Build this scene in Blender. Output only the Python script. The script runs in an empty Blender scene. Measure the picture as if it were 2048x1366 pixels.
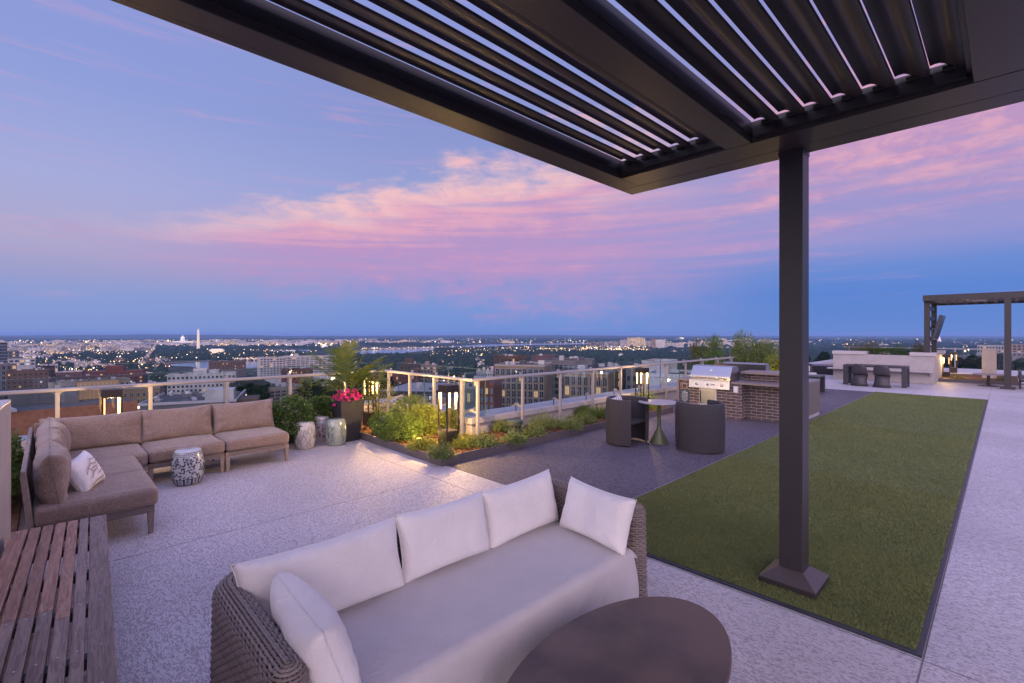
import bpy, bmesh, math, random
import numpy as np
from mathutils import Vector, Matrix
random.seed(7)
R = math.radians
SC = bpy.context.scene
COL = SC.collection

def lin(c):
    return tuple((x / 255 / 12.92) if x / 255 <= 0.04045 else ((x / 255 + 0.055) / 1.055) ** 2.4 for x in c)

# ------------------------------------------------------------------ camera
F = 957.0; YH = 668.0; H = 1.9; TH = R(45.86)
fw = (-math.sin(TH), math.cos(TH)); rt = (math.cos(TH), math.sin(TH))
cd = bpy.data.cameras.new('camera'); cam = bpy.data.objects.new('camera', cd); COL.objects.link(cam)
cam.location = (0, 0, H); cam.rotation_euler = (R(90), 0, TH)
cd.sensor_width = 36; cd.lens = 36 * F / 2048; cd.shift_y = -15 / 2048
cd.clip_start = 0.05; cd.clip_end = 120000
SC.camera = cam

# ------------------------------------------------------------------ world: dusk sky
W = bpy.data.worlds.new("World"); SC.world = W; W.use_nodes = True
nt = W.node_tree; nt.nodes.clear()
class NX:
    """tiny node-expression helper"""
    def __init__(s, nt): s.nt = nt
    def sock(s, n, i, v):
        if v is None: return
        if isinstance(v, bpy.types.NodeSocket): s.nt.links.new(v, n.inputs[i])
        else: n.inputs[i].default_value = v
    def m(s, op, a, b=None, c=None, clamp=False):
        n = s.nt.nodes.new('ShaderNodeMath'); n.operation = op; n.use_clamp = clamp
        s.sock(n, 0, a); s.sock(n, 1, b); s.sock(n, 2, c); return n.outputs[0]
    def add(s, a, b): return s.m('ADD', a, b)
    def sub(s, a, b): return s.m('SUBTRACT', a, b)
    def mul(s, a, b): return s.m('MULTIPLY', a, b)
    def ramp(s, f, stops, interp='LINEAR'):
        n = s.nt.nodes.new('ShaderNodeValToRGB'); n.color_ramp.interpolation = interp
        e = n.color_ramp.elements
        while len(e) < len(stops): e.new(0.5)
        for k, (p, c) in enumerate(stops):
            e[k].position = p; e[k].color = tuple(c) + ((1,) if len(c) == 3 else ())
        s.sock(n, 0, f); return n.outputs[0]
    def mix(s, f, a, b, mode='MIX'):
        n = s.nt.nodes.new('ShaderNodeMix'); n.data_type = 'RGBA'; n.blend_type = mode; n.clamp_result = False
        s.sock(n, 0, f)
        for i, v in ((6, a), (7, b)):
            if isinstance(v, tuple) and len(v) == 3: v = v + (1,)
            s.sock(n, i, v)
        return n.outputs[2]
    def sstep(s, f, a, b, to0=0.0, to1=1.0):
        n = s.nt.nodes.new('ShaderNodeMapRange'); n.interpolation_type = 'SMOOTHSTEP'
        s.sock(n, 0, f); n.inputs[1].default_value = a; n.inputs[2].default_value = b
        n.inputs[3].default_value = to0; n.inputs[4].default_value = to1; return n.outputs[0]
    def noise(s, v, scale, detail=4, rough=0.5, dist=0.0, out=0):
        n = s.nt.nodes.new('ShaderNodeTexNoise'); s.sock(n, 'Vector', v)
        n.inputs['Scale'].default_value = scale; n.inputs['Detail'].default_value = detail
        n.inputs['Roughness'].default_value = rough; n.inputs['Distortion'].default_value = dist
        return n.outputs[out]
    def xyz(s, x, y, z=0.0):
        n = s.nt.nodes.new('ShaderNodeCombineXYZ'); s.sock(n, 0, x); s.sock(n, 1, y); s.sock(n, 2, z); return n.outputs[0]
    def gauss(s, a, b):       # exp(-(a^2+b^2))
        q = s.add(s.mul(a, a), s.mul(b, b)); return s.m('POWER', 2.71828, s.mul(q, -1.0))
X = NX(nt)
tc = nt.nodes.new('ShaderNodeTexCoord')
sep = nt.nodes.new('ShaderNodeSeparateXYZ'); nt.links.new(tc.outputs['Generated'], sep.inputs[0])
dx, dy, dz = sep.outputs
# azimuth in degrees measured from the heading of the city view, elevation in degrees
ca = X.add(X.mul(dx, fw[0]), X.mul(dy, fw[1])); sa = X.add(X.mul(dx, rt[0]), X.mul(dy, rt[1]))
az = X.mul(X.m('ARCTAN2', sa, ca), 57.2958)
el = X.mul(X.m('ARCSINE', dz), 57.2958)
ef = X.m('DIVIDE', X.m('MAXIMUM', el, 0.0), 90.0)
def rampe(st): return X.ramp(ef, [(e / 90, lin(c)) for e, c in st])
L_ = rampe([(0, (128, 152, 212)), (3.5, (137, 156, 211)), (5.5, (156, 158, 204)), (8, (174, 167, 205)), (14, (165, 171, 219)), (22, (143, 158, 218)), (35, (136, 150, 214)), (60, (130, 140, 200))])
C_ = rampe([(0, (112, 145, 212)), (3.5, (120, 150, 214)), (6, (140, 148, 208)), (10, (152, 152, 208)), (16, (148, 160, 212)), (24, (136, 148, 206)), (35, (140, 152, 216)), (60, (130, 140, 200))])
R_ = rampe([(0, (100, 138, 208)), (4, (86, 131, 210)), (6.5, (104, 138, 210)), (9, (146, 148, 208)), (14, (160, 150, 204)), (20, (158, 148, 202)), (35, (136, 145, 205)), (60, (130, 140, 200))])
base = X.mix(X.sstep(az, -45, -5), L_, C_)
base = X.mix(X.sstep(az, 5, 34), base, R_)
wv = X.xyz(X.mul(az, 0.05), X.mul(el, 0.17), 3.3)
wn = X.sub(X.noise(wv, 1.6, 3), 0.5)
cv = X.xyz(X.mul(az, 0.052), X.add(X.mul(el, 0.30), X.mul(wn, 1.1)), 1.7)
n1 = X.noise(cv, 1.25, 7, 0.6, 0.5)
cv2 = X.xyz(X.mul(az, 0.12), X.mul(el, 0.26), 8.1)
n2 = X.noise(cv2, 2.4, 8, 0.62, 0.35)
cv3 = X.xyz(X.mul(az, 0.022), X.add(X.mul(el, 0.55), X.mul(az, -0.012)), 5.1)
n3 = X.noise(cv3, 1.9, 5, 0.55, 0.3)
# the long pink bank, its top rising to the right
up_ = X.add(10.6, X.mul(X.m('MAXIMUM', X.add(az, 37.0), 0.0), 0.235))
tt = X.m('DIVIDE', X.sub(el, 7.0), X.sub(up_, 7.0))
tt = X.add(tt, X.add(X.mul(X.sub(n2, 0.5), -1.0), X.mul(X.sub(n1, 0.5), -1.0)))
azf = X.mul(X.sstep(az, -46, -20), X.sstep(az, 30, 4))
body = X.mul(X.mul(X.sstep(tt, -0.5, 0.25), X.sstep(tt, 1.32, 0.72)), azf)
strk = X.sstep(X.add(X.mul(n3, 0.75), X.mul(n1, 0.35)), 0.34, 0.60)
D1 = X.mul(body, X.add(0.62, X.mul(strk, 0.38)))
lit = X.sstep(X.add(X.mul(tt, 0.85), X.mul(X.sub(n3, 0.5), 1.3)), 0.05, 0.95)
c1 = X.mix(lit, lin((186, 148, 198)), lin((242, 174, 188)))
c1 = X.mix(X.mul(X.sstep(X.add(tt, X.mul(X.sub(n2, 0.5), 1.6)), 0.55, 1.0), 0.75), c1, lin((252, 205, 198)))
sky = X.mix(X.mul(D1, 0.95), base, c1)
# the second field, upper right
M2 = X.gauss(X.m('DIVIDE', X.sub(az, 42.0), 22.0), X.m('DIVIDE', X.sub(el, 19.0), 9.0))
D2 = X.sstep(X.add(X.add(X.mul(M2, 0.5), X.mul(X.sub(n1, 0.5), 1.0)), X.mul(X.sub(n3, 0.5), 0.7)), 0.08, 0.55)
sky = X.mix(X.mul(D2, 0.85), sky, X.mix(X.sstep(n2, 0.4, 0.65), lin((196, 150, 192)), lin((236, 172, 188))))
# low mauve streaks right of the bank, thin veil
M3 = X.gauss(X.m('DIVIDE', X.sub(az, 12.0), 30.0), X.m('DIVIDE', X.sub(el, 9.5), 3.8))
D3 = X.sstep(X.add(X.mul(M3, 0.5), X.mul(X.sub(n3, 0.5), 1.5)), 0.15, 0.75)
sky = X.mix(X.mul(D3, 0.55), sky, lin((188, 150, 200)))
M4 = X.sstep(n3, 0.5, 0.72)
sky = X.mix(X.mul(X.mul(M4, X.sstep(el, 9, 15)), 0.28), sky, lin((196, 160, 206)))
# afterglow in the west, behind the city view
wz = X.m('ABSOLUTE', az)
G = X.mul(X.sstep(wz, 75, 165), X.m('POWER', 2.71828, X.mul(X.m('POWER', X.m('DIVIDE', X.m('ABSOLUTE', X.sub(el, 10.0)), 30.0), 2.0), -1.0)))
glow = X.mix(1.0, sky, X.mix(G, (0, 0, 0), (2.35, 1.85, 1.95)), 'ADD')
Z_ = X.sstep(el, 33, 66)
glow = X.mix(Z_, glow, X.mix(1.0, glow, (2.7, 2.45, 2.3), 'MULTIPLY'))
# below the horizon: dim ground bounce
glow = X.mix(X.sstep(el, -3, -0.5), (0.05, 0.06, 0.11), glow)
nish = nt.nodes.new('ShaderNodeTexSky'); nish.sky_type = 'NISHITA'; nish.sun_disc = False
nish.sun_elevation = R(1.0); nish.sun_rotation = R(180) - TH + R(25); nish.altitude = 100
tot = X.mix(0.008, glow, nish.outputs[0], 'ADD')
bg = nt.nodes.new('ShaderNodeBackground'); nt.links.new(tot, bg.inputs[0]); bg.inputs[1].default_value = 1.0
wo = nt.nodes.new('ShaderNodeOutputWorld'); nt.links.new(bg.outputs[0], wo.inputs[0])
W.cycles.sampling_method = 'MANUAL'; W.cycles.sample_map_resolution = 512

# the last soft light from the western sky
sl = bpy.data.lights.new('sun', 'SUN'); so = bpy.data.objects.new('sun', sl); COL.objects.link(so)
sl.energy = 0.5; sl.angle = R(50); sl.color = (1.0, 0.86, 0.98)
sd = Vector((0.35 * rt[0] + 0.94 * fw[0], 0.35 * rt[1] + 0.94 * fw[1], -0.42)).normalized()   # travelling direction
so.rotation_euler = sd.to_track_quat('-Z', 'Y').to_euler()
SC.view_settings.view_transform = 'Standard'; SC.view_settings.look = 'None'
SC.view_settings.exposure = 0.0; SC.view_settings.gamma = 1.0
SC.cycles.max_bounces = 7; SC.cycles.diffuse_bounces = 3; SC.cycles.glossy_bounces = 3
SC.cycles.transparent_max_bounces = 16; SC.cycles.transmission_bounces = 5; SC.cycles.volume_bounces = 0
SC.cycles.use_denoising = True; SC.cycles.sample_clamp_indirect = 4.0; SC.cycles.caustics_reflective = False; SC.cycles.caustics_refractive = False

# ------------------------------------------------------------------ projection helpers (a photo pixel on a known plane -> metres)
def P(u, v, z=0.0):
    d = (H - z) * F / (v - YH); l = (u - 1024) / F * d
    return (fw[0] * d + rt[0] * l, fw[1] * d + rt[1] * l, z)
def PD(u, d, z=0.0):
    l = (u - 1024) / F * d
    return (fw[0] * d + rt[0] * l, fw[1] * d + rt[1] * l, z)
def ZD(v, d): return H - (v - YH) * d / F

# ------------------------------------------------------------------ materials
MATS = {}
def mat(name, col=(0.5, 0.5, 0.5), rough=0.6, metal=0.0, var=0.0, vscale=6.0, bump=0.0, bscale=60.0, spec=0.5,
        emit=None, estr=0.0, island=None, trans=0.0, aniso=None, coat=0.0, hue=None):
    if name in MATS: return MATS[name]
    m = bpy.data.materials.new(name); m.use_nodes = True; t = m.node_tree; b = t.nodes['Principled BSDF']; x = NX(t)
    b.inputs['Roughness'].default_value = rough; b.inputs['Metallic'].default_value = metal
    b.inputs['Specular IOR Level'].default_value = spec
    if coat: b.inputs['Coat Weight'].default_value = coat; b.inputs['Coat Roughness'].default_value = 0.12
    if trans: b.inputs['Transmission Weight'].default_value = trans
    tcn = t.nodes.new('ShaderNodeTexCoord'); vec = tcn.outputs['Object']
    if aniso:
        mp = t.nodes.new('ShaderNodeMapping'); mp.inputs['Scale'].default_value = aniso
        t.links.new(vec, mp.inputs[0]); vec = mp.outputs[0]
    c = tuple(col) + (1,)
    if island:
        g = t.nodes.new('ShaderNodeNewGeometry')
        c = x.ramp(g.outputs['Random Per Island'], [(k / max(1, len(island) - 1), q) for k, q in enumerate(island)])
    if var:
        n = x.noise(vec, vscale, 5, 0.6)
        dk = x.sstep(n, 0.3, 0.7, 1 - var, 1 + var)
        c = x.mix(1.0, c if not isinstance(c, tuple) else c, x.xyz(dk, dk, dk), 'MULTIPLY')
        if hue is not None:
            c = x.mix(x.sstep(x.noise(vec, vscale * 0.37, 3), 0.4, 0.65), c, tuple(hue))
    if isinstance(c, tuple): b.inputs['Base Color'].default_value = c
    else: t.links.new(c, b.inputs['Base Color'])
    if bump:
        bn = t.nodes.new('ShaderNodeBump'); bn.inputs['Strength'].default_value = 1.0; bn.inputs['Distance'].default_value = bump
        t.links.new(x.noise(vec, bscale, 4, 0.6), bn.inputs['Height']); t.links.new(bn.outputs[0], b.inputs['Normal'])
    if emit:
        b.inputs['Emission Color'].default_value = tuple(emit) + (1,); b.inputs['Emission Strength'].default_value = estr
    MATS[name] = m; return m

def deck_mat(name, light, dark, joints_x=(), joints_y=(), thr=0.53):
    m = bpy.data.materials.new(name); m.use_nodes = True; t = m.node_tree; b = t.nodes['Principled BSDF']; x = NX(t)
    tcn = t.nodes.new('ShaderNodeTexCoord'); vec = tcn.outputs['Object']
    mp = t.nodes.new('ShaderNodeMapping'); mp.inputs['Rotation'].default_value = (0, 0, R(-28)); mp.inputs['Scale'].default_value = (0.62, 1.5, 1)
    t.links.new(vec, mp.inputs[0])
    n = x.noise(mp.outputs[0], 46, 3, 0.6, 1.3)
    big = x.noise(vec, 1.3, 4, 0.6)
    big2 = x.noise(vec, 0.35, 3, 0.5)
    k = x.sstep(x.add(n, x.mul(x.sub(big, 0.5), 0.22)), thr, thr + 0.05)
    c = x.mix(k, light, dark)
    dk = x.sstep(x.add(x.mul(big, 0.5), x.mul(big2, 0.5)), 0.36, 0.64, 0.80, 1.10)
    c = x.mix(1.0, c, x.xyz(dk, dk, dk), 'MULTIPLY')
    fine = x.noise(vec, 260, 2)
    df = x.sstep(fine, 0.3, 0.7, 0.93, 1.05); c = x.mix(1.0, c, x.xyz(df, df, df), 'MULTIPLY')
    sp = t.nodes.new('ShaderNodeSeparateXYZ'); t.links.new(vec, sp.inputs[0])
    jt = None
    for ax, vals in ((0, joints_x), (1, joints_y)):
        for q in vals:
            d = x.m('ABSOLUTE', x.sub(sp.outputs[ax], q))
            l = x.sstep(d, 0.0025, 0.006, 1.0, 0.0)
            jt = l if jt is None else x.m('MAXIMUM', jt, l)
    if jt is not None: c = x.mix(x.mul(jt, 0.8), c, tuple(v * 0.3 for v in dark))
    t.links.new(c, b.inputs['Base Color'])
    t.links.new(x.sstep(k, 0, 1, 0.55, 0.8), b.inputs['Roughness'])
    bn = t.nodes.new('ShaderNodeBump'); bn.inputs['Distance'].default_value = 0.0022
    hgt = x.sub(1.0, k)
    if jt is not None: hgt = x.sub(hgt, x.mul(jt, 2.0))
    t.links.new(hgt, bn.inputs['Height']); t.links.new(bn.outputs[0], b.inputs['Normal'])
    MATS[name] = m; return m

WHITE = mat('coated_white', (0.50, 0.45, 0.45), 0.45, bump=0.0006, bscale=20)
RAILM = mat('rail_paint', (0.30, 0.285, 0.305), 0.38, var=0.04)
STUCCO = mat('stucco', (0.42, 0.375, 0.37), 0.85, var=0.08, vscale=3, bump=0.003, bscale=70)
CAPM = mat('cap_metal', (0.40, 0.37, 0.39), 0.42, var=0.06, vscale=4)
BRONZE = mat('bronze_paint', (0.034, 0.029, 0.031), 0.40, var=0.07, vscale=3, bump=0.0004, bscale=200)
DARKIN = mat('dark_gutter', (0.016, 0.015, 0.018), 0.35)
BLACK = mat('black_metal', (0.012, 0.011, 0.012), 0.4)
STEEL = mat('brushed_steel', (0.56, 0.56, 0.58), 0.30, metal=1.0, bump=0.0003, bscale=60, aniso=(60, 1, 1))
CONC_L = deck_mat('textured_deck_coating', (0.57, 0.52, 0.54), (0.392, 0.355, 0.377), joints_x=(-5.2, -2.1, -0.335, 2.6), joints_y=(3.655, -3.2, 21.0, 24.0))
CONC_D = deck_mat('dark_deck_coating', (0.125, 0.108, 0.142), (0.056, 0.047, 0.062), joints_x=(-5.2,), joints_y=(7.05, 10.4, 15.0), thr=0.51)

# ------------------------------------------------------------------ mesh building
class MB:
    def __init__(s): s.v = []; s.f = []
    def quad(s, pts): n = len(s.v); s.v += [tuple(p) for p in pts]; s.f.append(tuple(range(n, n + len(pts))))
    def box(s, x0, x1, y0, y1, z0, z1, M=None, tx=1.0, ty=1.0):
        n = len(s.v); cx, cy = (x0 + x1) / 2, (y0 + y1) / 2
        for (z, kx, ky) in ((z0, 1, 1), (z1, tx, ty)):
            for (a, b) in ((x0, y0), (x1, y0), (x1, y1), (x0, y1)):
                p = Vector((cx + (a - cx) * kx, cy + (b - cy) * ky, z))
                s.v.append(tuple(M @ p) if M else tuple(p))
        s.f += [(n + 3, n + 2, n + 1, n), (n + 4, n + 5, n + 6, n + 7)] + [(n + i, n + (i + 1) % 4, n + 4 + (i + 1) % 4, n + 4 + i) for i in range(4)]
        return s
    def prism(s, poly, z0, z1):
        n = len(s.v); k = len(poly)
        s.v += [(p[0], p[1], z0) for p in poly] + [(p[0], p[1], z1) for p in poly]
        s.f += [tuple(range(n + k - 1, n - 1, -1)), tuple(range(n + k, n + 2 * k))] + [(n + i, n + (i + 1) % k, n + k + (i + 1) % k, n + k + i) for i in range(k)]
        return s
    def extr(s, prof, axis, a0, a1):      # profile in the plane normal to axis, extruded a0..a1
        n = len(s.v); k = len(prof)
        for a in (a0, a1):
            for p, q in prof:
                s.v.append({'x': (a, p, q), 'y': (p, a, q), 'z': (p, q, a)}[axis])
        s.f += [tuple(range(n + k - 1, n - 1, -1)), tuple(range(n + k, n + 2 * k))] + [(n + i, n + (i + 1) % k, n + k + (i + 1) % k, n + k + i) for i in range(k)]
        return s
    def lathe(s, prof, n=24, c=(0, 0), caps=True):
        b = len(s.v)
        for r, z in prof:
            for i in range(n):
                a = 2 * math.pi * i / n; s.v.append((c[0] + r * math.cos(a), c[1] + r * math.sin(a), z))
        for j in range(len(prof) - 1):
            for i in range(n):
                s.f.append((b + j * n + i, b + j * n + (i + 1) % n, b + (j + 1) * n + (i + 1) % n, b + (j + 1) * n + i))
        if caps:
            s.f.append(tuple(b + i for i in reversed(range(n)))); s.f.append(tuple(b + (len(prof) - 1) * n + i for i in range(n)))
        return s
    def tube(s, pts, r, n=8, caps=True):
        b = len(s.v); pts = [Vector(p) for p in pts]; k = len(pts)
        rr = r if isinstance(r, (list, tuple)) else [r] * k
        ref = None
        for i, p in enumerate(pts):
            d = (pts[min(i + 1, k - 1)] - pts[max(i - 1, 0)]).normalized()
            if ref is None: ref = d.orthogonal().normalized()
            ref = (ref - d * ref.dot(d)).normalized(); sd_ = d.cross(ref)
            for j in range(n):
                a = 2 * math.pi * j / n; s.v.append(tuple(p + (ref * math.cos(a) + sd_ * math.sin(a)) * rr[i]))
        for i in range(k - 1):
            for j in range(n):
                s.f.append((b + i * n + j, b + i * n + (j + 1) % n, b + (i + 1) * n + (j + 1) % n, b + (i + 1) * n + j))
        if caps:
            s.f.append(tuple(b + j for j in reversed(range(n)))); s.f.append(tuple(b + (k - 1) * n + j for j in range(n)))
        return s
    def ball(s, c, r, n=8):
        pr = [(max(1e-4, r * math.sin(math.pi * k / n)), c[2] - r * math.cos(math.pi * k / n)) for k in range(n + 1)]
        return s.lathe(pr, n * 2, (c[0], c[1]))

def link(o): COL.objects.link(o); return o
def tag(o, label=None, cat=None, group=None, kind=None):
    if label: o['label'] = label
    if cat: o['category'] = cat
    if group: o['group'] = group
    if kind: o['kind'] = kind
    return o
def finish(name, me, m, parent, smooth, bevel, origin=None, local=False, sub=0):
    o = bpy.data.objects.new(name, me); link(o)
    ms = m if isinstance(m, (list, tuple)) else [m]
    for q in ms: me.materials.append(q)
    if smooth: me.shade_smooth()
    if smooth == 'auto': me.set_sharp_from_angle(angle=R(40))
    if bevel:
        b = o.modifiers.new('bevel', 'BEVEL'); b.width = bevel; b.segments = 2; b.limit_method = 'ANGLE'; b.angle_limit = R(35)
    if sub:
        b = o.modifiers.new('sub', 'SUBSURF'); b.levels = b.render_levels = sub
    if parent is not None:
        o.parent = parent
        if not local:
            l = parent.location if parent.parent is None else parent.location + parent.parent.location
            me.transform(Matrix.Translation(-Vector(l)))
    elif not local:
        n = len(me.vertices); co = np.empty(n * 3, 'f'); me.vertices.foreach_get('co', co); co = co.reshape(-1, 3)
        mn, mx = co.min(0), co.max(0)
        l = Vector(((mn[0] + mx[0]) / 2, (mn[1] + mx[1]) / 2, mn[2])) if origin is None else Vector(origin)
        me.transform(Matrix.Translation(-l)); o.location = l
    return o
def ob(name, mb, m, parent=None, smooth=False, bevel=0.0, **k):
    me = bpy.data.meshes.new(name); me.from_pydata(mb.v, [], mb.f); me.update()
    return finish(name, me, m, parent, smooth, bevel, **k)
def npmesh(name, V, Fq, m, parent=None, smooth=False, **k):
    me = bpy.data.meshes.new(name); V = np.asarray(V, 'f'); Fq = np.asarray(Fq, 'i')
    me.vertices.add(len(V)); me.vertices.foreach_set('co', V.ravel())
    nf, w = Fq.shape; me.loops.add(nf * w); me.loops.foreach_set('vertex_index', Fq.ravel())
    me.polygons.add(nf); me.polygons.foreach_set('loop_start', np.arange(0, nf * w, w, dtype='i'))
    me.polygons.foreach_set('loop_total', np.full(nf, w, 'i')); me.update(calc_edges=True)
    return finish(name, me, m, parent, smooth, 0, **k)
def thing(name, label, cat, loc=(0, 0, 0), rz=0.0, group=None):
    o = bpy.data.objects.new(name, None); link(o); o.location = loc; o.rotation_euler = (0, 0, rz)
    o.empty_display_size = 0.1
    return tag(o, label, cat, group)
def dup(root, loc, rz=0.0, label=None, group=None, scale=None):
    r = root.copy(); link(r); r.location = loc; r.rotation_euler = (0, 0, rz)
    if scale: r.scale = (scale,) * 3 if isinstance(scale, float) else scale
    if label: r['label'] = label
    if group: r['group'] = group
    for ch in list(root.children):
        c = ch.copy(); link(c); c.parent = r
        for g in list(ch.children):
            d = g.copy(); link(d); d.parent = c
    return r
def struct(name, mb, m, **k):
    o = ob(name, mb, m, **k); o['kind'] = 'structure'; return o

# ================================================================== STRUCTURE: deck, kerbs, lawn
d = MB().prism([(-10.15, -9), (12, -9), (12, 36.2), (-7.15, 36.2), (-7.15, 5.95), (-10.15, 5.95)], -0.4, 0.0)
struct('roof_deck', d, CONC_L, origin=(0, 0, 0))
d = MB().prism([(-10.1, -8.9), (11.9, -8.9), (11.9, 36.1), (-7.1, 36.1), (-7.1, 5.9), (-10.1, 5.9)], -124.9, -0.402)
struct('deck_structure', d, STUCCO, origin=(0, 0, -124.9))
d = MB().prism([(-8.62, 4.13), (-3.0, 4.13), (-3.0, 19.4), (-6.64, 19.4), (-6.64, 4.6), (-8.62, 4.6)], 0.0005, 0.0045)
struct('dark_deck_path', d, CONC_D, origin=(0, 0, 0))

# lawn: rubber edge, backing, blades
lawn = thing('lawn_turf', None, None, (-1.66, 11.5, 0)); lawn['kind'] = 'structure'
LX0, LX1, LY0, LY1 = -2.97, -0.34, 3.68, 19.38
TB = mat('turf_backing', (0.11, 0.13, 0.045), 0.9, var=0.15, vscale=9, bump=0.012, bscale=160)
d = MB().box(LX0 + .03, LX1 - .03, LY0 + .03, LY1 - .03, 0.005, 0.018); ob('backing', d, TB, lawn)
d = MB()
d.box(LX0, LX1, LY0 - .005, LY0 + .03, 0.001, 0.014).box(LX1 - .03, LX1, LY0 + .0301, LY1 - .03, 0.001, 0.014).box(LX0, LX0 + .03, LY0 + .0301, LY1 - .03, 0.001, 0.014).box(LX0, LX1, LY1 - .0299, LY1, 0.001, 0.014)
ob('edge_strip', d, mat('edge_rubber', (0.03, 0.032, 0.045), 0.4), lawn)
rng = np.random.default_rng(3)
def blades(x0, x1, y0, y1, dens, h, w):
    n = int((x1 - x0) * (y1 - y0) * dens)
    p = np.c_[rng.uniform(x0, x1, n), rng.uniform(y0, y1, n), np.full(n, 0.016)]
    # keep clear of the pergola foot
    a = rng.uniform(0, 6.283, n); hh = h * rng.uniform(0.6, 1.2, n)
    lean = rng.normal(0, 0.55, (n, 2)) * hh[:, None] + np.array([0.003, -0.002])
    s = np.c_[np.cos(a), np.sin(a), np.zeros(n)] * (w / 2)
    tip = p + np.c_[lean, hh * 0.85]
    V = np.empty((n * 3, 3)); V[0::3] = p - s; V[1::3] = p + s; V[2::3] = tip
    return V, np.arange(n * 3).reshape(-1, 3)
GR = mat('turf_blades', rough=0.75, island=[(0.15, 0.18, 0.056), (0.195, 0.225, 0.075), (0.25, 0.265, 0.115), (0.17, 0.20, 0.065)], spec=0.25, var=0.08, vscale=1.1)
Vs, Fs, o_ = [], [], 0
for a in ((LX0 + .03, LX1 - .03, LY0 + .03, 5.2, 34000, 0.022, 0.0038), (LX0 + .03, LX1 - .03, 5.2, 7.5, 16000, 0.022, 0.006), (LX0 + .03, LX1 - .03, 7.5, 12, 6000, 0.020, 0.008), (LX0 + .03, LX1 - .03, 12, LY1 - .03, 2500, 0.018, 0.012)):
    v, f = blades(*a); Vs.append(v); Fs.append(f + o_); o_ += len(v)
gb = npmesh('turf_blades', np.vstack(Vs), np.vstack(Fs), GR, lawn); gb['kind'] = 'stuff'

# ------------------------------------------------------------------ planting beds: metal kerb, mulch
SOIL = mat('bark_mulch', rough=0.95, island=[(0.16, 0.07, 0.03), (0.24, 0.11, 0.05), (0.10, 0.045, 0.022), (0.30, 0.16, 0.08)], spec=0.2)
SOILB = mat('mulch_bed', (0.11, 0.05, 0.025), 0.95, var=0.4, vscale=25, bump=0.02, bscale=50)
KERB = mat('kerb_metal', (0.115, 0.095, 0.098), 0.42, var=0.1, vscale=5)
bed = MB()
bed.prism([(-9.62, -3), (-8.66, -3), (-8.66, 4.10), (-5.66, 4.10), (-5.66, 10.9), (-6.62, 10.9), (-6.62, 5.42), (-9.62, 5.42)], 0.002, 0.095)
b_ = struct('planting_bed', bed, SOILB, origin=(0, 0, 0))
kb = thing('planter_kerb', 'low dark metal kerb edging the mulch bed with lanterns and shrubs', 'kerb', (-5.6, 4.0, 0))
d = MB().box(-8.64, -5.62, 4.05, 4.0745, 0.001, 0.13).box(-5.6435, -5.62, 4.0755, 10.9, 0.001, 0.13).box(-8.64, -8.6155, -3, 4.049, 0.001, 0.13)
ob('kerb_plate', d, KERB, kb, bevel=0.002)
n = 26000
reg = [(-9.6, -8.67, -1, 4.05, 3000), (-8.7, -5.67, 4.09, 5.4, 12000), (-6.6, -5.67, 5.4, 10.9, 11000)]
V, Fq = [], []; k = 0
for (x0, x1, y0, y1, n) in reg:
    p = np.c_[rng.uniform(x0, x1, n), rng.uniform(y0, y1, n), rng.uniform(0.096, 0.112, n)]
    a = rng.uniform(0, 6.28, n); L = rng.uniform(0.008, 0.024, n)[:, None]; w = rng.uniform(0.003, 0.008, n)[:, None]
    e = np.c_[np.cos(a), np.sin(a), rng.normal(0, .35, n)]; s = np.c_[-np.sin(a), np.cos(a), rng.normal(0, .3, n)]
    q = np.stack([p - e * L - s * w, p + e * L - s * w, p + e * L + s * w, p - e * L + s * w], 1).reshape(-1, 3)
    V.append(q); Fq.append(np.arange(n * 4).reshape(-1, 4) + k); k += n * 4
mu = npmesh('bark_mulch', np.vstack(V), np.vstack(Fq), SOIL); tag(mu, 'loose reddish bark chips covering the planting bed', 'mulch', kind='stuff')

# ------------------------------------------------------------------ parapet wall with cap (outside the rail)
pw = thing('parapet_wall', 'low white parapet with wide pale metal cap outside the railing', 'parapet', (-7, 5.9, 0))
Wl = MB()
Wl.prism([(-9.66, -9), (-9.66, 5.46), (-6.66, 5.46), (-6.66, 36.0), (-7.12, 36.0), (-7.12, 5.92), (-10.12, 5.92), (-10.12, -9)], 0.001, 0.28)
ob('wall', Wl, STUCCO, pw)
cp = MB()
def cap(poly): cp.prism(poly, 0.281, 0.39)
cap([(-9.62, -9), (-9.62, -3.004), (-10.18, -3.004), (-10.18, -9)])
cap([(-9.62, -3), (-9.62, 5.42), (-9.62, 5.98), (-10.18, 5.98), (-10.18, -3)])
cap([(-9.614, 5.42), (-6.62, 5.42), (-6.62, 5.98), (-9.614, 5.98)])
y = 5.985
while y < 35:
    y2 = min(y + 2.44, 36); cap([(-6.60, y), (-6.60, y2 - 0.006), (-7.2, y2 - 0.006), (-7.2, y)]); y = y2
ob('wall_cap', cp, CAPM, pw, bevel=0.006)

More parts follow.
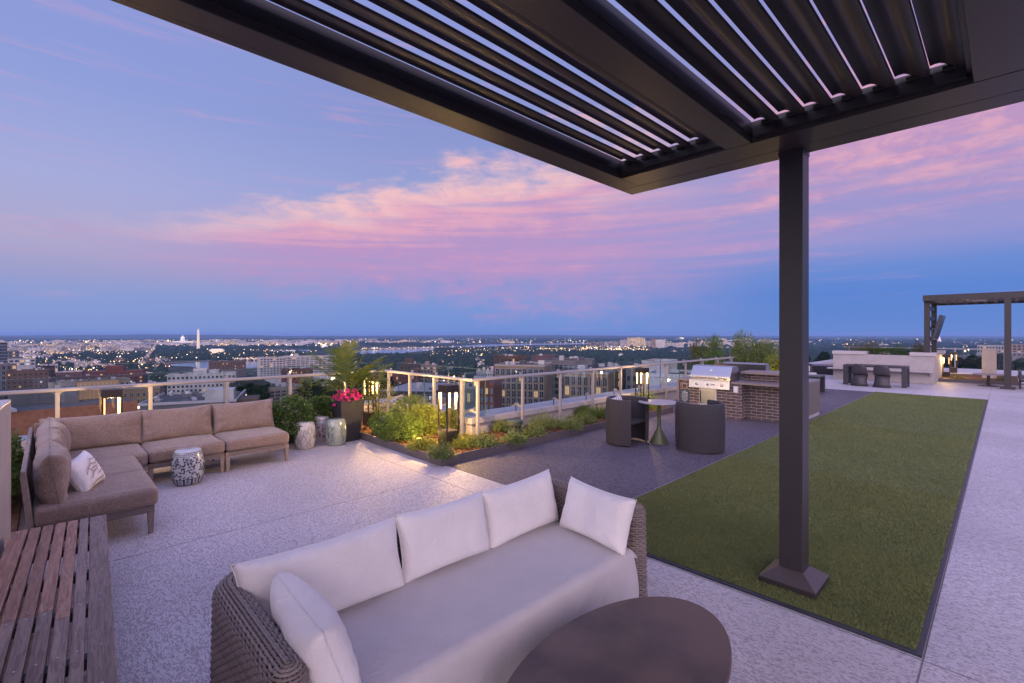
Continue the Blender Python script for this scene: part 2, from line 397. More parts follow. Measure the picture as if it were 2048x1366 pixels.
# ------------------------------------------------------------------ glass railings
GLASS = bpy.data.materials.new('clear_glass'); GLASS.use_nodes = True
t = GLASS.node_tree; t.nodes.clear(); x = NX(t)
tr = t.nodes.new('ShaderNodeBsdfTransparent'); tr.inputs[0].default_value = (0.86, 0.92, 0.94, 1)
gl = t.nodes.new('ShaderNodeBsdfGlossy'); gl.inputs['Roughness'].default_value = 0.01; gl.inputs[0].default_value = (0.9, 0.95, 1, 1)
fr = t.nodes.new('ShaderNodeFresnel'); gb_ = t.nodes.new('ShaderNodeNewGeometry'); t.links.new(x.sstep(gb_.outputs['Backfacing'], 0, 1, 1.45, 1 / 1.45), fr.inputs[0])
mx = t.nodes.new('ShaderNodeMixShader'); t.links.new(fr.outputs[0], mx.inputs[0]); t.links.new(tr.outputs[0], mx.inputs[1]); t.links.new(gl.outputs[0], mx.inputs[2])
mo = t.nodes.new('ShaderNodeOutputMaterial'); t.links.new(mx.outputs[0], mo.inputs[0])
GEDGE = mat('glass_edge', (0.08, 0.14, 0.15), 0.2, spec=0.8)
def railing(label, a, b, out, posts, zt=1.12, glass=True, z0=0.1, arms=True, gz=(0.392, 1.26), glassoff=0.18):
    """a,b: plan ends; out: unit outward normal; posts: distances from a"""
    a, b, out = Vector(a + (0,)), Vector(b + (0,)), Vector(out + (0,)); L = (b - a).length; e = (b - a) / L
    t_ = thing('glass_railing', label, 'railing', ((a.x + b.x) / 2, (a.y + b.y) / 2, z0))
    def M(s, o, z=0): return Matrix.Translation(a + e * s + out * o + Vector((0, 0, z))) @ Matrix(((e.x, out.x, 0, 0), (e.y, out.y, 0, 0), (0, 0, 1, 0), (0, 0, 0, 1)))
    hr = MB(); pr = [(-.038, zt - .04), (-.038, zt - .012), (-.026, zt), (.026, zt), (.038, zt - .012), (.038, zt - .04), (.022, zt - .052), (-.022, zt - .052)]
    n0 = len(hr.v); ea, eb = a - e * 0.0, b + e * 0.0
    for p in (ea, eb):
        for o, z in pr: q = p + out * o; hr.v.append((q.x, q.y, z))
    k = len(pr); hr.f += [tuple(range(k)), tuple(range(2 * k - 1, k - 1, -1))] + [(i, k + i, k + (i + 1) % k, (i + 1) % k) for i in range(k)]
    ob('handrail', hr, RAILM, t_)
    for s in posts:
        p = MB(); m_ = M(s, 0)
        p.box(-.024, .024, -.024, .024, z0, zt - .053, m_)
        ob('post', p, RAILM, t_, bevel=0.003)
        g = MB()
        g.box(-.025, .025, .042, .075, zt - .14, zt + .035, m_)
        g.box(-.022, .022, .029, .041, zt - .12, zt - .07, m_)
        for sg in (-1, 1):                      # small gussets under the rail
            q = [m_ @ Vector(c) for c in ((sg * .029, -.006, zt - .054), (sg * .07, -.006, zt - .054), (sg * .038, -.006, zt - .07), (sg * .029, -.006, zt - .12))]
            q2 = [m_ @ Vector(c) for c in ((sg * .029, .006, zt - .054), (sg * .07, .006, zt - .054), (sg * .038, .006, zt - .07), (sg * .029, .006, zt - .12))]
            b0 = len(g.v); g.v += [tuple(c) for c in q + q2]; g.f += [(b0, b0 + 1, b0 + 2, b0 + 3), (b0 + 7, b0 + 6, b0 + 5, b0 + 4)] + [(b0 + i, b0 + 4 + i, b0 + 4 + (i + 1) % 4, b0 + (i + 1) % 4) for i in range(4)]
        ob('cap_bracket', g, RAILM, t_, bevel=0.002)
        if arms:
            am = MB(); pts = [(0.029, .50), (.029 + (glassoff - .06) * .35, .505), (.029 + (glassoff - .06) * .7, .52), (glassoff - .03, .53)]; th = [.085 if glassoff > .3 else .04, .055 if glassoff > .3 else .04, .038, .05]
            b0 = len(am.v)
            for (o, z), h_ in zip(pts, th):
                for sx in (-.009, .009):
                    for sz in (-h_ / 2, h_ / 2): am.v.append(tuple(m_ @ Vector((sx, o, z + sz))))
            for i in range(3):
                q = b0 + i * 4
                am.f += [(q, q + 1, q + 5, q + 4), (q + 2, q + 6, q + 7, q + 3), (q, q + 4, q + 6, q + 2), (q + 1, q + 3, q + 7, q + 5)]
            am.f += [(b0, b0 + 2, b0 + 3, b0 + 1), (b0 + 12, b0 + 13, b0 + 15, b0 + 14)]
            am.box(-.05, .05, glassoff - .03, glassoff - .008, .505, .555, m_)
            ob('glass_bracket', am, RAILM, t_)
    if glass:
        ps = sorted(posts); cuts = [0.0] + [(ps[i] + ps[i + 1]) / 2 for i in range(len(ps) - 1)] + [L]
        cuts = [0.0] + [p for p in ps if 0.25 < p < L - 0.25] + [L]
        for i in range(len(cuts) - 1):
            s0, s1 = cuts[i] + .012, cuts[i + 1] - .012
            if s1 - s0 < .1: continue
            g = MB().box(s0, s1, glassoff, glassoff + .012, gz[0], gz[1], M(0, 0))
            go = ob('glass_panel', g, GLASS, t_)
            ed = MB().box(s0, s1, glassoff, glassoff + .012, gz[1] + .0005, gz[1] + .006, M(0, 0)).box(s0 - .007, s0 - .0005, glassoff, glassoff + .012, gz[0], gz[1], M(0, 0)).box(s1 + .0005, s1 + .007, glassoff, glassoff + .012, gz[0], gz[1], M(0, 0))
            ob('glass_edge', ed, GEDGE, go)
    return t_
railing('pale handrail on posts behind the beige sofa with tall glass outside', (-9.5, -8.0), (-9.5, 5.3), (-1, 0), [8 + q for q in (-6.4, -5.3, -4.2, -3.1, -2.05, -.98, .10, 1.18, 2.26, 3.32, 4.4)])
railing('short pale handrail run behind the yellow lit shrubs and nearest tall lantern', (-9.5, 5.301), (-6.5, 5.301), (0, 1), [.2, 1.05, 1.9, 2.75], glassoff=.34)
railing('long pale handrail run beside the mulch bed leading towards the grill', (-6.5, 5.302), (-6.5, 17.7), (-1, 0), [.16 + 1.13 * i for i in range(11)], gz=(0.392, 1.2))

# ------------------------------------------------------------------ white wall at the left edge, slatted bench
wl = thing('white_wall', 'white rendered wall at the left edge beside the slatted bench', 'wall', (-5.6, -.212, 0)); wl.rotation_euler = (0, 0, R(-3))
ob('wall_body', MB().box(-5.6, -0.9, -0.75, -0.212, 0.001, 1.352), STUCCO, wl, bevel=0.006)
ob('wall_coping', MB().box(-5.6, -0.9, -0.75, -0.212, 1.3525, 1.372), WHITE, wl, bevel=0.004)

bn = thing('slatted_bench', 'weathered wooden bench of long slats on dark metal bearers beside the white wall', 'bench', (-5.13, .35, 0)); bn.rotation_euler = (0, 0, R(-3))
def woodmat(name, c1, c2):
    m = bpy.data.materials.new(name); m.use_nodes = True; t = m.node_tree; b = t.nodes['Principled BSDF']; x = NX(t)
    tcn = t.nodes.new('ShaderNodeTexCoord'); oi = t.nodes.new('ShaderNodeObjectInfo')
    mp = t.nodes.new('ShaderNodeMapping'); mp.inputs['Scale'].default_value = (1.6, 16, 6); t.links.new(tcn.outputs['Object'], mp.inputs[0])
    off = x.xyz(x.mul(oi.outputs['Random'], 37.0), x.mul(oi.outputs['Random'], 11.0), 0.0); t.links.new(off, mp.inputs['Location'])
    g = x.noise(mp.outputs[0], 2.2, 8, 0.65, 1.6)
    mp2 = t.nodes.new('ShaderNodeMapping'); mp2.inputs['Scale'].default_value = (2.5, 95, 20); t.links.new(tcn.outputs['Object'], mp2.inputs[0])
    f = x.noise(mp2.outputs[0], 3.0, 4, 0.7)
    k = x.add(x.mul(g, 0.75), x.mul(f, 0.25))
    c = x.mix(x.sstep(k, 0.36, 0.62), c1, c2)
    r_ = x.sstep(oi.outputs['Random'], 0, 1, 0.84, 1.14); c = x.mix(1.0, c, x.xyz(r_, r_, r_), 'MULTIPLY')
    t.links.new(c, b.inputs['Base Color']); b.inputs['Roughness'].default_value = 0.62
    bp = t.nodes.new('ShaderNodeBump'); bp.inputs['Distance'].default_value = 0.0012; t.links.new(k, bp.inputs['Height']); t.links.new(bp.outputs[0], b.inputs['Normal'])
    return m
WG = woodmat('weathered_hardwood_grey', (0.18, 0.125, 0.102), (0.38, 0.28, 0.225))
WR = woodmat('weathered_hardwood_red', (0.24, 0.125, 0.08), (0.45, 0.26, 0.18))
TEAK = woodmat('weathered_teak', (0.20, 0.145, 0.115), (0.33, 0.25, 0.205))
ys = [-.195, -.095, -.025, .045, .115, .185, .245]; wd = [.088, .058, .058, .058, .058, .050, .10]
SCREW = mat('screw_steel', (0.7, 0.7, 0.72), 0.25, metal=1.0)
for i, (y0, w) in enumerate(zip(ys, wd)):
    jx = -3.55 + (0.14 if i in (4,) else 0.0) if i < 6 else None
    segs = [(-5.14, jx - .0015, WR if i < 5 else WG), (jx + .0015, -1.2, WG if i else WR)] if jx else [(-5.14, -1.2, WG)]
    for (x0, x1, mm) in segs:
        ob('slat', MB().box(x0, x1, y0, y0 + w, .385, .42), mm, bn, bevel=0.0035)
    sc_ = MB()
    xs = [-5.07, -4.62, -4.08, -3.59, -3.51, -3.0, -2.66, -2.3, -1.9]
    for xx in xs: sc_.lathe([(.0001, .4205), (.0052, .4205), (.0048, .4222), (.0022, .4222), (.002, .4212), (.0001, .4212)], 10, (xx, y0 + w / 2), caps=False)
    ob('screws', sc_, SCREW, bn)
BM = mat('bearer_metal', (0.035, 0.037, 0.045), 0.4)
for xx in (-5.07, -4.62, -4.08, -3.55, -3.0, -2.66, -2.3, -1.9, -1.4):
    ob('bearer', MB().box(xx - .03, xx + .03, -.19, .335, .335, .3845), BM, bn)
for yy in (-.17, .27):
    ob('bench_rail', MB().box(-5.1, -1.25, yy, yy + .04, .30, .3345), BM, bn)
for xx in (-4.9, -3.55, -2.1):
    for yy in (-.17, .27): ob('leg', MB().box(xx - .025, xx + .025, yy, yy + .04, 0.0, .2995), BM, bn)
ob('end_board', MB().box(-5.165, -5.1415, -.19, .335, .27, .378), WG, bn, bevel=0.003)

# ------------------------------------------------------------------ louvred pergola overhead
pg = thing('louvre_pergola', 'large dark bronze pergola overhead with angled roof louvres and square post', 'pergola', (-1.12, 4.08, 0))
PX0, PX1, PY1, PY0, ZB, ZT = -2.58, 1.26, 4.16, -2.2, 3.28, 3.445
inner = [(-2.38, -1.46), (-1.28, -0.12), (0.08, 1.06)]
bm_ = MB()
ob('side_beam', MB().box(PX0, -2.38, PY0, 3.95, ZB, ZT), BRONZE, pg, bevel=0.004)
ob('end_beam', MB().box(PX0 + .0, PX1, 3.953, PY1, ZB, ZT), BRONZE, pg, bevel=0.004)
ob('inner_end_beam', MB().box(-2.377, PX1, 3.66, 3.9485, ZB + .001, ZT - .01), BRONZE, pg)
for x0, x1 in ((-1.46, -1.28), (-.12, .08), (1.06, 1.26)):
    ob('cross_beam', MB().box(x0, x1, PY0, 3.655, ZB + .002, ZT - .002), BRONZE, pg, bevel=0.003)
ob('far_end_beam', MB().box(PX0, PX1, PY0 - .2, PY0 - .003, ZB, ZT), BRONZE, pg)
for (x0, x1) in inner:         # gutters inside each bay
    g = MB()
    g.box(x0 + .001, x0 + .010, PY0, 3.655, ZB + .05, ZB + .11).box(x1 - .025, x1 - .001, PY0, 3.655, ZB + .05, ZB + .12).box(x0 + .0255, x1 - .0255, 3.61, 3.659, ZB + .03, ZB + .10)
    ob('gutter', g, DARKIN, pg)
    n_l = int(round((x1 - x0 - .02) / .157))
    for i in range(n_l):
        cx = x0 + .05 + .157 * (i + .45) + (0.0)
        if cx > x1 - .04: break
        prof = []
        ang = R(180 - 17)
        for k in range(9):      # shallow S section
            s = -0.082 + .164 * k / 8; h_ = .014 * math.sin(k / 8 * math.pi * 2)
            prof.append((s * math.cos(ang) - (h_ + .007) * math.sin(ang), s * math.sin(ang) + (h_ + .007) * math.cos(ang)))
        for k in reversed(range(9)):
            s = -0.082 + .164 * k / 8; h_ = .014 * math.sin(k / 8 * math.pi * 2)
            prof.append((s * math.cos(ang) - (h_ - .007) * math.sin(ang), s * math.sin(ang) + (h_ - .007) * math.cos(ang)))
        lv = MB().extr([(cx + p, ZB + .125 + q) for p, q in prof], 'y', PY0, 3.60)
        lo = ob('louvre', lv, BRONZE, pg, smooth='auto')
        pv = MB().box(cx - .028, cx + .022, 3.575, 3.609, ZB + .085, ZB + .112).tube([(cx, 3.60, ZB + .13), (cx, 3.64, ZB + .13)], .009, 8)
        ob('pivot', pv, BLACK, lo, bevel=0.006)
ob('corner_joint', MB().box(-2.381, -2.379, 3.96, 4.15, ZB - .0008, ZB + .001).box(PX0 + .01, -2.39, 3.9505, 3.9525, ZB - .0008, ZB + .01), DARKIN, pg)
ob('seam', MB().box(PX0 + .045, PX0 + .048, PY0, 3.94, ZB - .0006, ZB + .001), DARKIN, pg)
ob('post', MB().box(-1.2, -1.04, 4.0, 4.16, .12, ZB - .001), BRONZE, pg, bevel=0.004)
ob('post_collar', MB().box(-1.204, -1.036, 3.996, 4.164, ZB - .03, ZB - .0015), BRONZE, pg)
ft = MB().box(-1.31, -.93, 3.89, 4.27, 0.012, .062)
b0 = len(ft.v)
ob('foot_plate', ft, BRONZE, pg, bevel=0.004)
for a in (-1.275, -.965):
    for b in (3.925, 4.235): ob('bolt', MB().lathe([(.001, .0), (.008, .0), (.008, .010), (.001, .011)], 6, (0, 0)), SCREW, pg, local=True).location = (a + 1.12, b - 4.08, .068)
ft = MB().box(-1.31, -.93, 3.89, 4.27, .0625, .135, tx=.44, ty=.44)
ob('foot_cover', ft, mat('bronze_cover', (0.075, 0.058, 0.058), 0.3), pg, bevel=0.003)

# ================================================================== SOFT FURNITURE
def wob(p, seed, f, n=7):
    r_ = np.random.default_rng(seed); o = np.zeros(len(p))
    for k in range(n):
        w = r_.normal(0, 1, 3); w = w / np.linalg.norm(w) * f * r_.uniform(.5, 1.7); o += np.sin(p @ w + r_.uniform(0, 6.28)) / n
    return o
def pillow(name, w, h, t, M, m, parent=None, seed=1, crease=0.006, n=34, pull=0.10, smooth=True, piping=0.0028, **kw):
    g = np.linspace(-1, 1, n); g = np.sign(g) * np.abs(g) ** 0.85
    U, Vv = np.meshgrid(g, g, indexing='ij')
    xx = w / 2 * U * (1 - pull * (1 - Vv ** 2) * U ** 2 * .7); yy = h / 2 * Vv * (1 - pull * (1 - U ** 2) * Vv ** 2)
    th = t / 2 * (np.clip((1 - U ** 4), 0, 1) * np.clip((1 - Vv ** 4), 0, 1)) ** 0.5
    pts = []
    for sg in (1, -1):
        p = np.c_[xx.ravel(), yy.ravel(), sg * th.ravel()]
        wr = wob(p, seed + (sg > 0), 9.0) * crease * 2.2 + wob(p * np.array([1, .45, 1]), seed + 5, 26.0) * crease
        rad = np.abs(np.sin(np.arctan2(p[:, 1], p[:, 0]) * 9 + seed)) * crease * 1.4 * (np.maximum(np.abs(U), np.abs(Vv)).ravel() ** 4)
        edge = (1 - np.maximum(np.abs(U), np.abs(Vv)).ravel() ** 10)
        p[:, 2] += sg * (wr + rad) * edge; pts.append(p)
    Vx = np.vstack(pts); Fx = []
    idx = np.arange(n * n).reshape(n, n)
    q = np.stack([idx[:-1, :-1], idx[1:, :-1], idx[1:, 1:], idx[:-1, 1:]], -1).reshape(-1, 4)
    Fx = np.vstack([q, q[:, ::-1] + n * n])
    A = np.array([list(M @ Vector(p)) for p in Vx])
    o = npmesh(name, A, Fx, m, parent, smooth, **kw)
    bm2 = bmesh.new(); bm2.from_mesh(o.data); bmesh.ops.remove_doubles(bm2, verts=bm2.verts, dist=0.0004); bm2.to_mesh(o.data); bm2.free()
    if smooth: o.data.shade_smooth()
    if piping:
        ring = [(i, 0) for i in range(n)] + [(n - 1, j) for j in range(1, n)] + [(i, n - 1) for i in range(n - 2, -1, -1)] + [(0, j) for j in range(n - 2, 0, -1)]
        pts = [M @ Vector((xx[i, j] * 1.004, yy[i, j] * 1.004, 0)) for i, j in ring]; pts.append(pts[0])
        ob('piping', MB().tube(pts, piping, 6), m, o, smooth=True)
    return o
def roundbox(name, x0, x1, y0, y1, z0, z1, r, m, parent=None, puff=0.0, seed=1, crease=0.003, M=None, n=22, **kw):
    c = np.array([(x0 + x1) / 2, (y0 + y1) / 2, (z0 + z1) / 2]); hs = np.array([(x1 - x0) / 2, (y1 - y0) / 2, (z1 - z0) / 2])
    g = np.linspace(-1, 1, n); g = np.sign(g) * np.abs(g) ** 0.7
    Vx, Fx = [], []; k = 0
    for ax in range(3):
        for sg in (-1, 1):
            U, V2 = np.meshgrid(g, g, indexing='ij'); p = np.zeros((n * n, 3)); a, b = (ax + 1) % 3, (ax + 2) % 3
            p[:, a] = U.ravel(); p[:, b] = V2.ravel(); p[:, ax] = sg
            Vx.append(p); idx = np.arange(n * n).reshape(n, n) + k
            q = np.stack([idx[:-1, :-1], idx[1:, :-1], idx[1:, 1:], idx[:-1, 1:]], -1).reshape(-1, 4)
            Fx.append(q if sg > 0 else q[:, ::-1]); k += n * n
    u = np.vstack(Vx); p = u * hs; inn = np.clip(p, -(hs - r), hs - r); dlt = p - inn
    L = np.linalg.norm(dlt, axis=1); L[L == 0] = 1; dl = dlt / L[:, None]; isf = (np.abs(dlt).max(1) > 0)
    p = inn + dl * r * isf[:, None]
    if puff:
        f = (1 - u ** 2) ** .8; f = np.clip(f, 0, 1)
        p[:, 2] += np.sign(u[:, 2]) * puff * f[:, 0] * f[:, 1] * (np.abs(u[:, 2]) > .5)
        p[:, 0] += u[:, 0] * puff * .5 * f[:, 1] * f[:, 2]; p[:, 1] += u[:, 1] * puff * .5 * f[:, 0] * f[:, 2]
    nn = dl
    p = p + nn * (wob(p, seed, 8) * crease * 2.5 + wob(p, seed + 3, 24) * crease)[:, None] + c
    if M is not None: p = np.array([list(M @ Vector(q)) for q in p])
    o = npmesh(name, p, np.vstack(Fx), m, parent, True, **kw)
    bm2 = bmesh.new(); bm2.from_mesh(o.data); bmesh.ops.remove_doubles(bm2, verts=bm2.verts, dist=0.0006); bm2.to_mesh(o.data); bm2.free(); o.data.shade_smooth()
    return o
def fabric(name, col, weave=420, depth=0.0006, var=0.05, lvl=0.10, wrinkle=0.006):
    m = bpy.data.materials.new(name); m.use_nodes = True; t = m.node_tree; b = t.nodes['Principled BSDF']; x = NX(t)
    tcn = t.nodes.new('ShaderNodeTexCoord'); vec = tcn.outputs['Object']
    a1 = t.nodes.new('ShaderNodeMapping'); a1.inputs['Scale'].default_value = (1, 1, .12); t.links.new(vec, a1.inputs[0])
    a2 = t.nodes.new('ShaderNodeMapping'); a2.inputs['Scale'].default_value = (.12, .12, 1); t.links.new(vec, a2.inputs[0])
    w = x.add(x.noise(a1.outputs[0], weave, 2), x.noise(a2.outputs[0], weave, 2))
    bg_ = x.noise(vec, 5, 4)
    k = x.mul(x.sstep(w, 0.8, 1.2, 1 - lvl, 1 + lvl), x.sstep(bg_, 0.3, 0.7, 1 - var, 1 + var))
    t.links.new(x.mix(1.0, tuple(col), x.xyz(k, k, k), 'MULTIPLY'), b.inputs['Base Color'])
    b.inputs['Roughness'].default_value = 0.9; b.inputs['Sheen Weight'].default_value = 0.25; b.inputs['Specular IOR Level'].default_value = 0.2
    bp = t.nodes.new('ShaderNodeBump'); bp.inputs['Distance'].default_value = depth; t.links.new(w, bp.inputs['Height'])
    wr = x.m('ABSOLUTE', x.sub(x.noise(vec, 4.2, 3, .55, 1.6), .5)); wr2 = x.m('ABSOLUTE', x.sub(x.noise(vec, 9.0, 2, .5, 2.2), .5))
    b2 = t.nodes.new('ShaderNodeBump'); b2.inputs['Distance'].default_value = wrinkle; t.links.new(x.add(x.m('MINIMUM', x.mul(wr, 5.0), 1.0), x.mul(x.m('MINIMUM', x.mul(wr2, 5.0), 1.0), .4)), b2.inputs['Height'])
    t.links.new(b2.outputs[0], bp.inputs['Normal']); t.links.new(bp.outputs[0], b.inputs['Normal'])
    return m
WFAB = fabric('white_canvas', (0.82, 0.77, 0.75), 900, 0.0003, 0.03, 0.03, 0.0026)
SEATF = fabric('cream_canvas', (0.55, 0.505, 0.51), 900, 0.0003, 0.03, 0.03, 0.0018)
TAUPE = fabric('taupe_linen', (0.27, 0.195, 0.155), 260, 0.0007, 0.06, 0.2, 0.0042)

# ---- wicker sofa in the foreground
def sweep_rows(Pt, Nn, r, sides, closed=True):
    Rw, S, _ = Pt.shape
    T = np.roll(Pt, -1, 1) - np.roll(Pt, 1, 1)
    if not closed: T[:, 0] = Pt[:, 1] - Pt[:, 0]; T[:, -1] = Pt[:, -1] - Pt[:, -2]
    T /= np.linalg.norm(T, axis=2, keepdims=True) + 1e-9
    B = np.cross(T, Nn); B /= np.linalg.norm(B, axis=2, keepdims=True) + 1e-9
    a = np.arange(sides) * 2 * np.pi / sides
    ring = Pt[:, :, None, :] + r * (Nn[:, :, None, :] * np.cos(a)[None, None, :, None] + B[:, :, None, :] * np.sin(a)[None, None, :, None])
    idx = np.arange(Rw * S * sides).reshape(Rw, S, sides)
    nx_ = np.roll(idx, -1, 1); i0, i1 = (idx, nx_) if closed else (idx[:, :-1], idx[:, 1:])
    q = np.stack([i0, i1, np.roll(i1, -1, 2), np.roll(i0, -1, 2)], -1).reshape(-1, 4)
    return ring.reshape(-1, 3), q
def centre_path(step):
    r = .13; pts = []
    def seg(a, b):
        n = max(2, int(np.hypot(b[0] - a[0], b[1] - a[1]) / step)); return [(a[0] + (b[0] - a[0]) * i / n, a[1] + (b[1] - a[1]) * i / n) for i in range(n)]
    def arc(cx, cy, a0, a1):
        n = max(3, int(abs(a1 - a0) * r / step)); return [(cx + r * math.cos(a0 + (a1 - a0) * i / n), cy + r * math.sin(a0 + (a1 - a0) * i / n)) for i in range(n)]
    XB, XF, Y0, Y1 = -2.68, -1.80, .62, 2.95
    pts += seg((XF, Y0), (XB + r, Y0)); pts += arc(XB + r, Y0 + r, -math.pi / 2, -math.pi)
    pts += seg((XB, Y0 + r), (XB, Y1 - r)); pts += arc(XB + r, Y1 - r, math.pi, math.pi / 2)
    pts += seg((XB + r, Y1), (XF, Y1)) + [(XF, Y1)]
    return np.array(pts)
cp_ = centre_path(0.0118)
tg = np.gradient(cp_, axis=0); tg /= np.linalg.norm(tg, axis=1, keepdims=True); nr = np.c_[tg[:, 1], -tg[:, 0]]   # points outward (away from seat)
# order check: outward normal at first leg (going -x) must be -y
if nr[0][1] > 0: nr = -nr
def contour(h):
    out = cp_ + nr * h; inn = (cp_ - nr * h)[::-1]
    K = 9; e1 = cp_[-1]; e0 = cp_[0]; c1 = []; c0 = []; n1 = []; n0_ = []
    for i in range(1, K):
        a = math.pi * i / K
        v = nr[-1] * math.cos(a) + tg[-1] * math.sin(a); c1.append(e1 + v * h); n1.append(v)
        v = -nr[0] * math.cos(a) - tg[0] * math.sin(a); c0.append(e0 + v * h); n0_.append(v)
    return np.vstack([out, c1, inn, c0]), np.vstack([nr, n1, -nr[::-1], n0_])
rows = []; z = .055; zt_, rt0 = .655, .062
while z < zt_: rows.append((z, .061 + (zt_ - z) * .02, 0.0)); z += .0165
for ph in np.linspace(0.08, 1.0, 7) * math.pi / 2 * .96: rows.append((zt_ + .058 * math.sin(ph), .061 * math.cos(ph), ph))
Pt, Nn = [], []
for (z, h, ph) in rows:
    c, n_ = contour(h); Pt.append(np.c_[c, np.full(len(c), z)]); Nn.append(np.c_[n_ * math.cos(ph), np.full(len(c), math.sin(ph))])
Pt, Nn = np.array(Pt), np.array(Nn)
seg_l = np.linalg.norm(np.diff(Pt[5], axis=0, append=Pt[5][:1]), axis=1); s_ = np.cumsum(seg_l); Lt = s_[-1]; ns = int(round(Lt / .026 / 2) * 2)
ph_ = s_ / Lt * ns * math.pi
offs = np.array([.0036 * np.cos(ph_ + math.pi * k) for k in range(len(rows))])
WKM = mat('resin_wicker', rough=0.5, island=[(0.17, 0.135, 0.122), (0.235, 0.19, 0.172), (0.205, 0.163, 0.148), (0.27, 0.222, 0.2)], bump=0.0004, bscale=220)
WKD = mat('wicker_core', (0.018, 0.014, 0.013), 0.8)
ws = thing('wicker_sofa', 'woven grey brown wicker sofa with white cushions in the foreground', 'sofa', (-2.2, 1.8, 0))
Zo = np.array([(.0030 if rows[k][2] < .9 else .0015) * np.sin(ph_ + math.pi * k) for k in range(len(rows))])
Sg = np.stack([-Nn[..., 0] * Nn[..., 2], -Nn[..., 1] * Nn[..., 2], np.sqrt(np.maximum(0, 1 - Nn[..., 2] ** 2))], -1)
v, q = sweep_rows(Pt + Nn * (offs[:, :, None] + .003) + Sg * Zo[:, :, None], Nn, .0066, 6)
# split so that each weaver row is an island (rows are separate already)
npmesh('woven_shell', v, q, WKM, ws, True)
ii = [int(np.argmin(np.abs(s_ - (k + .5) * Lt / ns))) for k in range(ns)]
st = np.transpose(Pt[:, ii], (1, 0, 2)); sn = np.transpose(Nn[:, ii], (1, 0, 2))
sn2 = np.cross(np.gradient(st, axis=1), sn); sn2 /= np.linalg.norm(sn2, axis=2, keepdims=True) + 1e-9
v, q = sweep_rows(st + sn * .001, sn, .0046, 5, closed=False); npmesh('stakes', v, q, WKM, ws, True)
cr = []
for k, (z, h, ph) in enumerate(rows[::4] + [rows[-1]]): c, _ = contour(max(h - .008, .002)); cr.append(np.c_[c, np.full(len(c), z - (.006 if ph else 0))])
cr = np.array(cr); a_, b_2 = cr.shape[:2]; idx = np.arange(a_ * b_2).reshape(a_, b_2); i0, i1 = idx[:-1], np.roll(idx[:-1], -1, 1)
npmesh('core', cr.reshape(-1, 3), np.stack([i0, i1, np.roll(idx[1:], -1, 1), idx[1:]], -1).reshape(-1, 4), WKD, ws)
# front apron
rws = []
for k in range(16):
    yy = np.arange(.70, 2.87, .012); off = .004 * np.cos(yy / .026 * math.pi + math.pi * k)
    rws.append(np.c_[-1.775 + off, yy, np.full(len(yy), .055 + k * .0165)])
rws = np.array(rws); nn_ = np.zeros_like(rws); nn_[..., 0] = 1
v, q = sweep_rows(rws, nn_, .0066, 5, closed=False); npmesh('front_apron', v, q, WKM, ws, True)
ob('seat_base', MB().box(-2.60, -1.79, .69, 2.885, .05, .36), WKD, ws)
# fitted seat cover with a skirt hanging down the front
NY, NV = 150, 66
yy = np.linspace(.685, 2.885, NY); prof = []
for k in range(NV):
    f = k / (NV - 1)
    if f < .5: prof.append((-2.60 + f / .5 * .80, .447, 0.0))
    elif f < .62:
        a = (f - .5) / .12 * math.pi / 2; prof.append((-1.80 + .055 * math.sin(a), .447 - .055 * (1 - math.cos(a)), 0.0))
    else:
        g = (f - .62) / .38; prof.append((-1.745 + .05 * g, .392 - .285 * g, g))
prof = np.array(prof); V = np.empty((NV, NY, 3)); V[:, :, 0] = prof[:, 0][:, None]; V[:, :, 1] = yy[None]; V[:, :, 2] = prof[:, 1][:, None]
g = prof[:, 2][:, None]; Y = yy[None]
fold = 1.7 * g ** 1.2 * (.012 * np.sin(Y * 9 + 2.2 * g + 1) + .009 * np.sin(Y * 23 - 3 * g) * (.4 + .6 * np.sin(Y * 2.1) ** 2) + .012 * np.exp(-((Y - 2.62 + .35 * g) / .035) ** 2) + .012 * np.exp(-((Y - 2.38 + .5 * g) / .05) ** 2) + .010 * np.exp(-((Y - 1.7 + .6 * g) / .06) ** 2))
V[:, :, 0] += fold; V[:, :, 2] += (g == 0) * (.010 * np.sin((Y - .685) / 2.2 * math.pi) ** .5 - .006 * np.exp(-((V[:, :, 0] + 1.8) / .1) ** 2))
tuck = np.clip((np.abs(Y - 1.785) - 1.03) / .07, 0, 1) ** 2; V[:, :, 2] -= tuck * .03 * (g == 0); V[:, :, 0] -= tuck * .03 * (g > 0)
V[:, :, 2] += wob(V.reshape(-1, 3), 4, 7).reshape(NV, NY) * .006 * (g == 0)
idx = np.arange(NV * NY).reshape(NV, NY)
cov = npmesh('seat_cover', V.reshape(-1, 3), np.stack([idx[:-1, :-1], idx[1:, :-1], idx[1:, 1:], idx[:-1, 1:]], -1).reshape(-1, 4), SEATF, ws, True)
sm = cov.modifiers.new('solid', 'SOLIDIFY'); sm.thickness = 0.006; sm.offset = -1
def PM(x, y, z, yaw, lean, roll=0.0):     # pillow: local x = width, local y = height, local z = normal
    return Matrix.Translation((x, y, z)) @ Matrix.Rotation(yaw, 4, 'Z') @ Matrix.Rotation(R(90) - lean, 4, 'X') @ Matrix.Rotation(roll, 4, 'Z')
